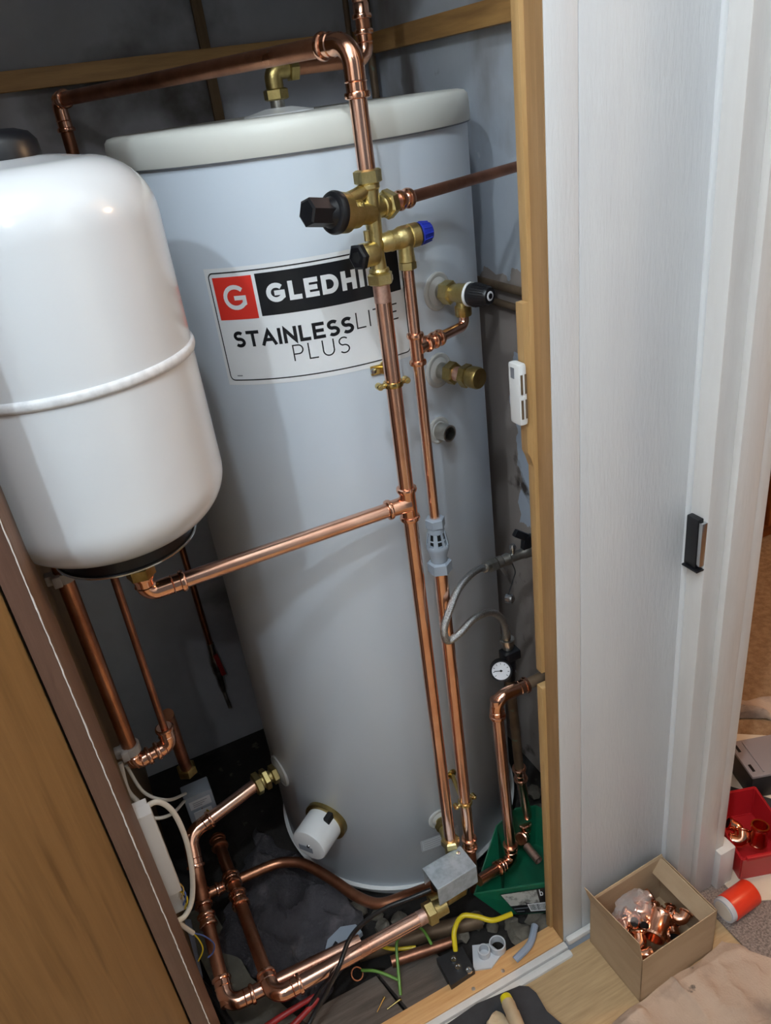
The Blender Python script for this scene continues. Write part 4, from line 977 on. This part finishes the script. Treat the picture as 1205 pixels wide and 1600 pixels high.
# black terminal block and white pipe clip
t = thing('terminal_block', 'black box with bright terminals lying against the sill', 'terminal block', V(700, 1520, z=0))
P_ = [V(*p, z=.022) for p in ((682, 1497), (722, 1478), (742, 1515), (705, 1540))]
bm = B(); prism(bm, P_, (0, 0, -.035)); obj('case', bm, 'black_case', t, False)
for px, py in ((709, 1500), (716, 1512), (733, 1517)):
    lat(t, 'terminal', V(px, py, z=.022), Z, [(0, .0065), (.004, .006), (.004, .004), (.002, .003)], 'steel', 16)
t = thing('pipe_bracket', 'pale translucent plastic double ring bracket by the sill', 'bracket', V(770, 1490, z=0))
P_ = [V(*p, z=.012) for p in ((738, 1477), (765, 1474), (785, 1490), (768, 1512), (740, 1516))]
bm = B(); prism(bm, P_, (0, 0, -.012)); obj('plate', bm, 'pale_plastic', t, False)
for (px, py), r_ in (((757, 1492), .012), ((778, 1482), .016)):
    bm = B(); p = V(px, py, z=.01); lathe(bm, p, Z, [(0, r_), (.018, r_), (.018, r_ - .0025), (0, r_ - .0025)], 28, cap=False); obj('ring', bm, 'pale_plastic', t)
bm = B(); tube(bm, spline([V(805, 1500, z=.01), V(828, 1475, z=.02), V(836, 1446, z=.02)], 8), .007, 10); tag(obj('bent_strip', bm, 'grey_tube'), 'bent grey plastic strip right of the pale bracket', 'strip')
# screws
for k, ((p, q), lb) in enumerate(((((605, 1577), (625, 1562)), 'right of two brass screws on the floorboard'), (((589, 1582), (600, 1560)), 'left of two brass screws on the floorboard'))):
    a, b = V(*p, z=.004), V(*q, z=.004); bm = B(); tube(bm, [a, b], lambda f: .0008 + .0012 * f, 8); lathe(bm, b, b - a, [(0, .002), (.002, .0035), (.0026, .003)], 12); tag(obj('wood_screw', bm, 'brass_bright'), lb, 'screw', 'screws on the floorboard')
# green tub with its label
t = thing('green_tub', 'green plastic tub with a barcoded label behind the right jamb', 'tub', (.58, .95, 0))
zr = .085
rim = [V(740, 1398, z=zr - .015), V(872, 1377, z=zr), V(905, 1290, z=zr + .01), V(838, 1258, z=.11), V(806, 1262, z=.12), V(775, 1290, z=.11)]
cen = sum(rim, Vector()) / len(rim); bot = [cen + (p - cen) * .80 for p in rim]
for p in bot: p.z = .0
bot[0] = V(785, 1430, z=.0); bot[1] = V(872, 1425, z=.0)
bm = B(); n_ = len(rim)
R0 = [bm.verts.new(p) for p in rim]; R1 = [bm.verts.new(p) for p in bot]
inn = [bm.verts.new(cen + (p - cen) * .965) for p in rim]; inb = [bm.verts.new(Vector((cen.x, cen.y, .006)) + (Vector((p.x, p.y, .006)) - Vector((cen.x, cen.y, .006))) * .96) for p in bot]
for i in range(n_):
    k = (i + 1) % n_
    bm.faces.new((R0[i], R0[k], R1[k], R1[i])); bm.faces.new((R0[i], inn[i], inn[k], R0[k])); bm.faces.new((inn[i], inb[i], inb[k], inn[k]))
bm.faces.new(R1); bm.faces.new(inb)
obj('bin', bm, 'green_plastic', t, False)
def onface(u, v, off=.001):
    p = (rim[0] * (1-u) + rim[1] * u) * (1-v) + (bot[0] * (1-u) + bot[1] * u) * v
    nn = (rim[1] - rim[0]).cross(bot[0] - rim[0]).normalized(); nn = nn if nn.y < 0 else -nn
    return p + nn * off
def quad(name, u0, u1, v0, v1, off, m, par):
    bm = B(); bm.faces.new([bm.verts.new(onface(u, v, off)) for u, v in ((u0, v0), (u1, v0), (u1, v1), (u0, v1))]); return obj(name, bm, m, par, False)
lb = quad('label', .28, .93, .12, .96, .0012, 'sticker_black', t)
mat('stone_print', '#b4b2ac', .5, 0, '#6c6a66', 60, lo=.45, hi=.6)
quad('stone_picture', .29, .73, .14, .62, .0018, 'stone_print', lb)
bc = quad('barcode_panel', .54, .84, .60, .88, .0020, 'sticker', lb)
bm = B(); random.seed(5); u = .56
while u < .82:
    w = random.choice((.004, .006, .010)); bm.faces.new([bm.verts.new(onface(uu_, vv_, .0026)) for uu_, vv_ in ((u, .62), (u + w, .62), (u + w, .84), (u, .84))]); u += w + random.choice((.005, .008))
obj('barcode', bm, 'sticker_black', lb, False)
for k in range(2):
    quad('text_line', .31, .56 - .12 * k, .72 + .12 * k, .745 + .12 * k, .0020, 'print_grey', lb)
bm = B()
def us(pts, w=.012):
    for (a, b) in zip(pts, pts[1:]):
        d = Vector((b[0]-a[0], b[1]-a[1])).normalized(); nn = Vector((-d.y, d.x)) * w / 2
        bm.faces.new([bm.verts.new(onface(p[0], p[1], .0022)) for p in ((a[0]-nn.x, a[1]-nn.y*3), (b[0]-nn.x, b[1]-nn.y*3), (b[0]+nn.x, b[1]+nn.y*3), (a[0]+nn.x, a[1]+nn.y*3))])
us([(.765, .14), (.765, .36)]); us(arc(.782, .29, .016, .06, 0, 360, 14), .010); obj('letter', bm, 'sticker', lb, False)

# ================================================================== OPEN CUPBOARD DOOR (left foreground)
hx, hy = -.1082, .7325
dd = Vector((-.80, -.60, 0)).normalized(); dn = Vector((.60, -.80, 0)).normalized()
t = thing('cupboard_door', 'brown plywood cupboard door standing open at the left', 'door', (hx, hy, .01))
bm = B(); c = Vector((hx, hy, 0)) + dd * .31 - dn * .018; c.z = .93
box(bm, c, (.308, .018, .915), (dd, dn, Z), .0015); obj('leaf', bm, 'ply', t)

# ================================================================== HALL FLOOR THINGS
# cardboard box with copper fittings
zfl = -.004
f0 = V(1000, 1566, z=zfl); l0 = V(930, 1466, z=zfl); r0 = V(1113, 1486, z=zfl)
e1 = (r0 - f0); e2 = (l0 - f0); bw, bl = e1.length, e2.length
ang = e1.normalized(); per = Vector((-ang.y, ang.x, 0)); per = per if per.dot(e2) > 0 else -per
t = thing('cardboard_box', 'open brown cardboard box of copper fittings against the white panel', 'box', (f0 + l0 + r0 - f0) / 2)
hB = .124; wt = .0016
def wall(a, d, ln, h, inward, m='cardboard', nm='side', hz2=None):
    bm = B(); a = Vector(a); d = Vector(d); hz2 = hz2 or h
    prism(bm, [a, a + d * ln, a + d * ln + Z * hz2, a + Z * h], Vector(inward) * wt); return obj(nm, bm, m, t, False)
wall(f0, ang, bw, hB, per); wall(f0, per, bl, hB + .002, ang)
wall(f0 + ang * bw, per, bl, hB, -ang); wall(f0 + per * bl, ang, bw, hB, -per)
bm = B(); prism(bm, [f0 + Z * .0004, f0 + ang * bw + Z * .0004, f0 + ang * bw + per * bl + Z * .0004, f0 + per * bl + Z * .0004], (0, 0, .0016)); obj('bottom', bm, 'cardboard', t, False)
# flaps folded: left flap stands up, right flap hangs inside, front one follows the edge
bm = B(); a = f0 + Z * (hB + .001); prism(bm, [a, a + per * bl, a + per * bl + Z * .050 - ang * .014, a + Z * .060 - ang * .010], ang * wt); obj('flap', bm, 'cardboard', t, False)
bm = B(); a = f0 + ang * (bw - .004) + Z * hB; prism(bm, [a, a + per * bl, a + per * bl - ang * .020 - Z * .030, a - ang * .020 - Z * .030], -ang * wt); obj('flap', bm, 'cardboard', t, False)
bm = B(); a = f0 + per * bl + Z * hB; prism(bm, [a, a + ang * bw, a + ang * bw + Z * .005 + per * .002, a + Z * .004 + per * .002], -per * wt); obj('flap', bm, 'cardboard', t, False)
def fitting(kind, p, d, r, label, group, m='copper_fitting'):
    d = Vector(d).normalized(); p = Vector(p)
    if kind == 'coupling':
        t = thing('copper_coupling', label, 'pipe fitting', p, group); l = r * 3.0
        bm = B(); lathe(bm, p - d * l / 2, d, [(l * .1, r - .0012), (0, r - .0012), (0, r + .002), (.004, r + .0028), (.008, r), (l * .5, r), (l - .008, r), (l - .004, r + .0028), (l, r + .002), (l, r - .0012), (l * .1, r - .0012)], 26, cap=False); obj('shell', bm, m, t)
    else:
        t = thing('copper_elbow', label, 'pipe fitting', p, group); u, v, _ = frame(d); bm = B()
        pts = fillet([p + u * r * 1.9, p, p + d * r * 1.9], r * .9, 8); tube(bm, pts, r, 22)
        for q_, dq in ((pts[0], u), (pts[-1], d)): lathe(bm, q_ - dq * .004, dq, [(0, r), (.002, r + .0026), (.004, r + .0026), (.006, r - .001)], 22, cap=False)
        o_ = obj('shell', bm, m, t); 
        for q_, dq in ((pts[0], u), (pts[-1], d)): lat(t, 'bore', q_, dq, [(-.001, r * .85), (.0008, r * .85)], 'dark_void', 18)
    return t
def inbox(u, v, z): return f0 + ang * bw * u + per * bl * v + Z * (z + .006)
fitting('coupling', inbox(.46, .34, .092), Vector((.75, .45, .10)), .0170, 'largest copper coupling lying on top in the cardboard box', 'fittings in the cardboard box')
random.seed(21)
for k in range(16):
    u, v = random.uniform(.16, .80), random.uniform(.16, .84); zz = .014 + .062 * (k % 8) / 7
    fitting('elbow' if k % 3 else 'coupling', inbox(u, v, zz), (random.uniform(-1, 1), random.uniform(-1, 1), random.uniform(-.5, .5)), random.choice((.0085, .0095, .012)), 'copper fitting in the pile inside the cardboard box', 'pile of fittings in the cardboard box')
fitting('coupling', inbox(.16, .16, .082), Vector((.8, -.3, .1)), .0095, 'small copper coupling by the front corner of the cardboard box', 'fittings in the cardboard box')
fitting('elbow', inbox(.72, .24, .085), Vector((.7, .3, .2)), .0100, 'copper elbow at the right end of the cardboard box', 'fittings in the cardboard box')
for k in range(5):
    fitting('elbow', inbox(.20 + .07 * k, .55 + .05 * (k % 3), .082 + .006 * (k % 2)), (random.uniform(-1, 1), random.uniform(-1, 1), .3), .0095, 'copper elbow inside the clear bag in the cardboard box', 'fittings in the clear bag')
bm = B(); s = bmesh.ops.create_icosphere(bm, subdivisions=4, radius=1)
for v in s['verts']:
    d = v.co.copy(); k = 1 + .22 * NZ.noise(d * 2.2) + .10 * NZ.noise(d * 6 + Vector((3, 0, 0)))
    v.co = inbox(.36, .68, .098) + (ang * d.x * .040 + per * d.y * .026 + Z * d.z * .034) * k
tag(obj('plastic_bag', bm, 'clear_plastic', None, True, 25), 'crumpled clear plastic bag in the cardboard box', 'bag')

# red storage bin with fittings
def open_bin(name, label, cat, base, top, h, m, wall_t=.0025):
    """base and top: 4 floor points each (counter-clockwise)"""
    t = thing(name, label, cat, sum(base, Vector()) / 4); bm = B()
    top = [p + Z * h for p in top]; cT = sum(top, Vector()) / 4; cB = sum(base, Vector()) / 4
    it = [cT + (p - cT) * .93 for p in top]; ib = [cB + (p - cB) * .92 + Z * .004 for p in base]
    vs = [[bm.verts.new(p) for p in L_] for L_ in (base, top, it, ib)]
    for i in range(4):
        k = (i + 1) % 4
        for A_, B_ in ((0, 1), (1, 2), (2, 3)): bm.faces.new((vs[A_][i], vs[A_][k], vs[B_][k], vs[B_][i]))
    bm.faces.new(vs[0]); bm.faces.new(vs[3])
    bmesh.ops.bevel(bm, geom=list(bm.edges), offset=.003, segments=2, affect='EDGES', clamp_overlap=True)
    obj('tray', bm, m, t); return t, cB
bf = V(1155, 1376, z=0); bl_ = V(1113, 1305, z=0); eb = (bl_ - bf); bwid = .125
pr = Vector((eb.y, -eb.x, 0)).normalized(); pr = pr if pr.x > 0 else -pr
eb = eb.normalized(); base = [bf, bf + pr * .11, bf + pr * .11 + eb * .15, bf + eb * .15]
cb_ = sum(base, Vector()) / 4; topp = [cb_ + (p - cb_) * 1.10 for p in base]
rb_, cB = open_bin('red_bin', 'red plastic storage bin with copper fittings beyond the door frame', 'bin', base, topp, .075, 'red_plastic')
bm = B(); box(bm, bf + pr * .05 - eb * .006 + Z * .074, (.045, .004, .005), (pr, eb, Z), .002); obj('label_lip', bm, 'red_plastic', rb_)
fitting('coupling', cB + pr * .012 - eb * .020 + Z * .055, Vector((.15, .1, 1)), .0160, 'wide copper coupling standing in the red bin', 'fittings in the red bin')
fitting('elbow', cB - pr * .022 - eb * .020 + Z * .040, Vector((.5, .5, .4)), .0130, 'copper elbow at the left of the red bin', 'fittings in the red bin')
fitting('elbow', cB - pr * .012 + eb * .012 + Z * .042, Vector((-.5, .5, .3)), .0120, 'copper elbow behind the wide coupling in the red bin', 'fittings in the red bin')
# red tube
a, b = V(1133, 1422, z=.027), V(1183, 1386, z=.027)
dt = (b - a).normalized()
t = thing('red_tub_roll', 'small red cylindrical tub lying on its side on the carpet', 'tub', a)
lat(t, 'wrapper', a, dt, [(.006, .0240), (.008, .0258), (.070, .0258), (.072, .0245), (.072, .001)], 'red_tape', 36)
lat(t, 'clear_end', a, dt, [(-.004, .0240), (.006, .0248), (.008, .024)], 'pale_plastic', 36)
lat(t, 'end_recess', a, dt, [(-.0048, .0195), (-.0038, .0195)], 'white_cable', 30)
# cards and sheets on the room floor
bm = B(); prism(bm, [V(1120, 1370, z=.001), V(1160, 1410, z=.001), V(1300, 1400, z=.001), V(1300, 1290, z=.001), V(1160, 1280, z=.001)], (0, 0, .002)); tag(obj('white_sheet', bm, 'cream_card', None, False), 'pale sheet under the red bin', 'sheet')
bm = B(); prism(bm, [V(1120, 1225, z=.002), V(1120, 1258, z=.002), V(1160, 1265, z=.002), V(1300, 1310, z=.002), V(1300, 1280, z=.002), V(1170, 1240, z=.002)], (0, 0, .006)); tag(obj('black_strip', bm, 'pad', None, False), 'flat black strip lying behind the red bin', 'strip')
bm = B(); prism(bm, [V(1100, 1145, z=.001), V(1100, 1232, z=.001), V(1200, 1265, z=.001), V(1400, 1300, z=.001), V(1400, 1160, z=.001)], (0, 0, .002)); tag(obj('cream_sheet', bm, 'cream_card', None, False), 'cream sheet under the black organiser', 'sheet')
sheet('dust_sheet', [V(1080, 1122, z=0), V(1320, 1128, z=0), V(1320, 1095, z=0), V(1080, 1095, z=0)], .002, .03, 'dust_sheet', 'rumpled beige dust sheet on the carpet behind the black organiser', 'dust sheet', 50, 20, 7, 3)
# black organiser with cloudy lid
bf = V(1172, 1249, z=.004); bl_ = V(1137, 1198, z=.004); eb = (bl_ - bf); ln = eb.length; eb.normalize(); pr = Vector((eb.y, -eb.x, 0)); pr = pr if pr.x > 0 else -pr
t = thing('organiser_box', 'black organiser box with a cloudy grey lid', 'box', bf + eb * ln / 2 + pr * .08)
cc = bf + eb * ln / 2 + pr * .085
bm = B(); box(bm, cc + Z * .034, (.085, ln / 2, .034), (pr, eb, Z), .004); obj('case', bm, 'black_case', t)
bm = B(); box(bm, cc + Z * .072, (.089, ln / 2 + .004, .004), (pr, eb, Z), .003); ld = obj('lid', bm, 'cloudy_plastic', t)
bm = B(); box(bm, cc + Z * .0768 - pr * .058, (.0015, ln / 2 - .004, .0012), (pr, eb, Z)); obj('lid_ridge', bm, 'cloudy_plastic', ld)
for k in (-1, 1):
    bm = B(); box(bm, cc + Z * .0765 - pr * .078 + eb * k * ln * .3, (.003, .010, .0008), (pr, eb, Z)); obj('hinge_slot', bm, 'black_plastic', ld)
# wooden furniture in the room
t = thing('wood_cabinet', 'orange brown wooden cabinet standing in the next room', 'cabinet', (2.225, 1.925, 0))
bm = B(); bx(bm, 1.95, 2.5, 1.55, 2.3, .06, .88, .004); obj('body', bm, 'orange_wood', t)
bm = B(); bx(bm, 1.92, 2.52, 1.52, 2.3, .88, .91, .004); obj('top', bm, 'orange_wood', t)
bm = B(); bx(bm, 1.98, 2.47, 1.58, 2.3, 0, .06); obj('plinth', bm, 'orange_wood', t)
for x0, x1, kx in ((1.965, 2.22, 2.195), (2.23, 2.485, 2.255)):
    bm = B(); bx(bm, x0, x1, 1.532, 1.5495, .08, .86, .004); d_ = obj('door', bm, 'orange_wood', t)
    lat(d_, 'knob', (kx, 1.533, .55), -Y, [(0, .006), (.012, .006), (.016, .014), (.024, .013), (.028, .006)], 'brass_old', 18)

# dust sheet on the hall floor, front right
sheet('hall_dust_sheet', [V(945, 1610, z=0), V(1010, 1720, z=0), V(1330, 1560, z=0), V(1128, 1468, z=0)], .0, .016, 'dust_sheet', 'paint stained beige dust sheet on the floor in front of the box', 'dust sheet', 80, 70, 9, 1, .003, .016)
# knee pad and taped tool
P_ = [V(*p, z=.012) for p in ((690, 1606), (745, 1568), (812, 1540), (826, 1541), (838, 1551), (855, 1580), (890, 1610), (930, 1640), (800, 1760), (640, 1660))]
bm = B(); prism(bm, P_, (0, 0, -.015)); tag(obj('kneeling_pad', bm, 'pad', None, True, 30), 'dark grey foam kneeling pad in front of the sill', 'kneeling pad')
a, b = V(790, 1558, z=.030), V(812, 1610, z=.045)
t = thing('taped_tool', 'tool wrapped in beige tape with a yellow end lying on the kneeling pad', 'tool', a)
dt = (b - a).normalized()
lat(t, 'yellow_end', a, dt, [(-.003, .004), (0, .0105), (.010, .0115), (.014, .0115)], 'yellow_plastic')
lat(t, 'taped_handle', a, dt, [(.010, .0112), (.016, .0125), (.034, .0118), (.036, .0128), (.075, .0120), (.11, .012)], 'skin_tape')
bm = B(); lump(bm, V(778, 1604, z=.02), .020, 4.2, 3, .7); obj('rag_knot', bm, 'skin_tape', t)
for o in bpy.data.objects:
    if '_o' in o: del o['_o']
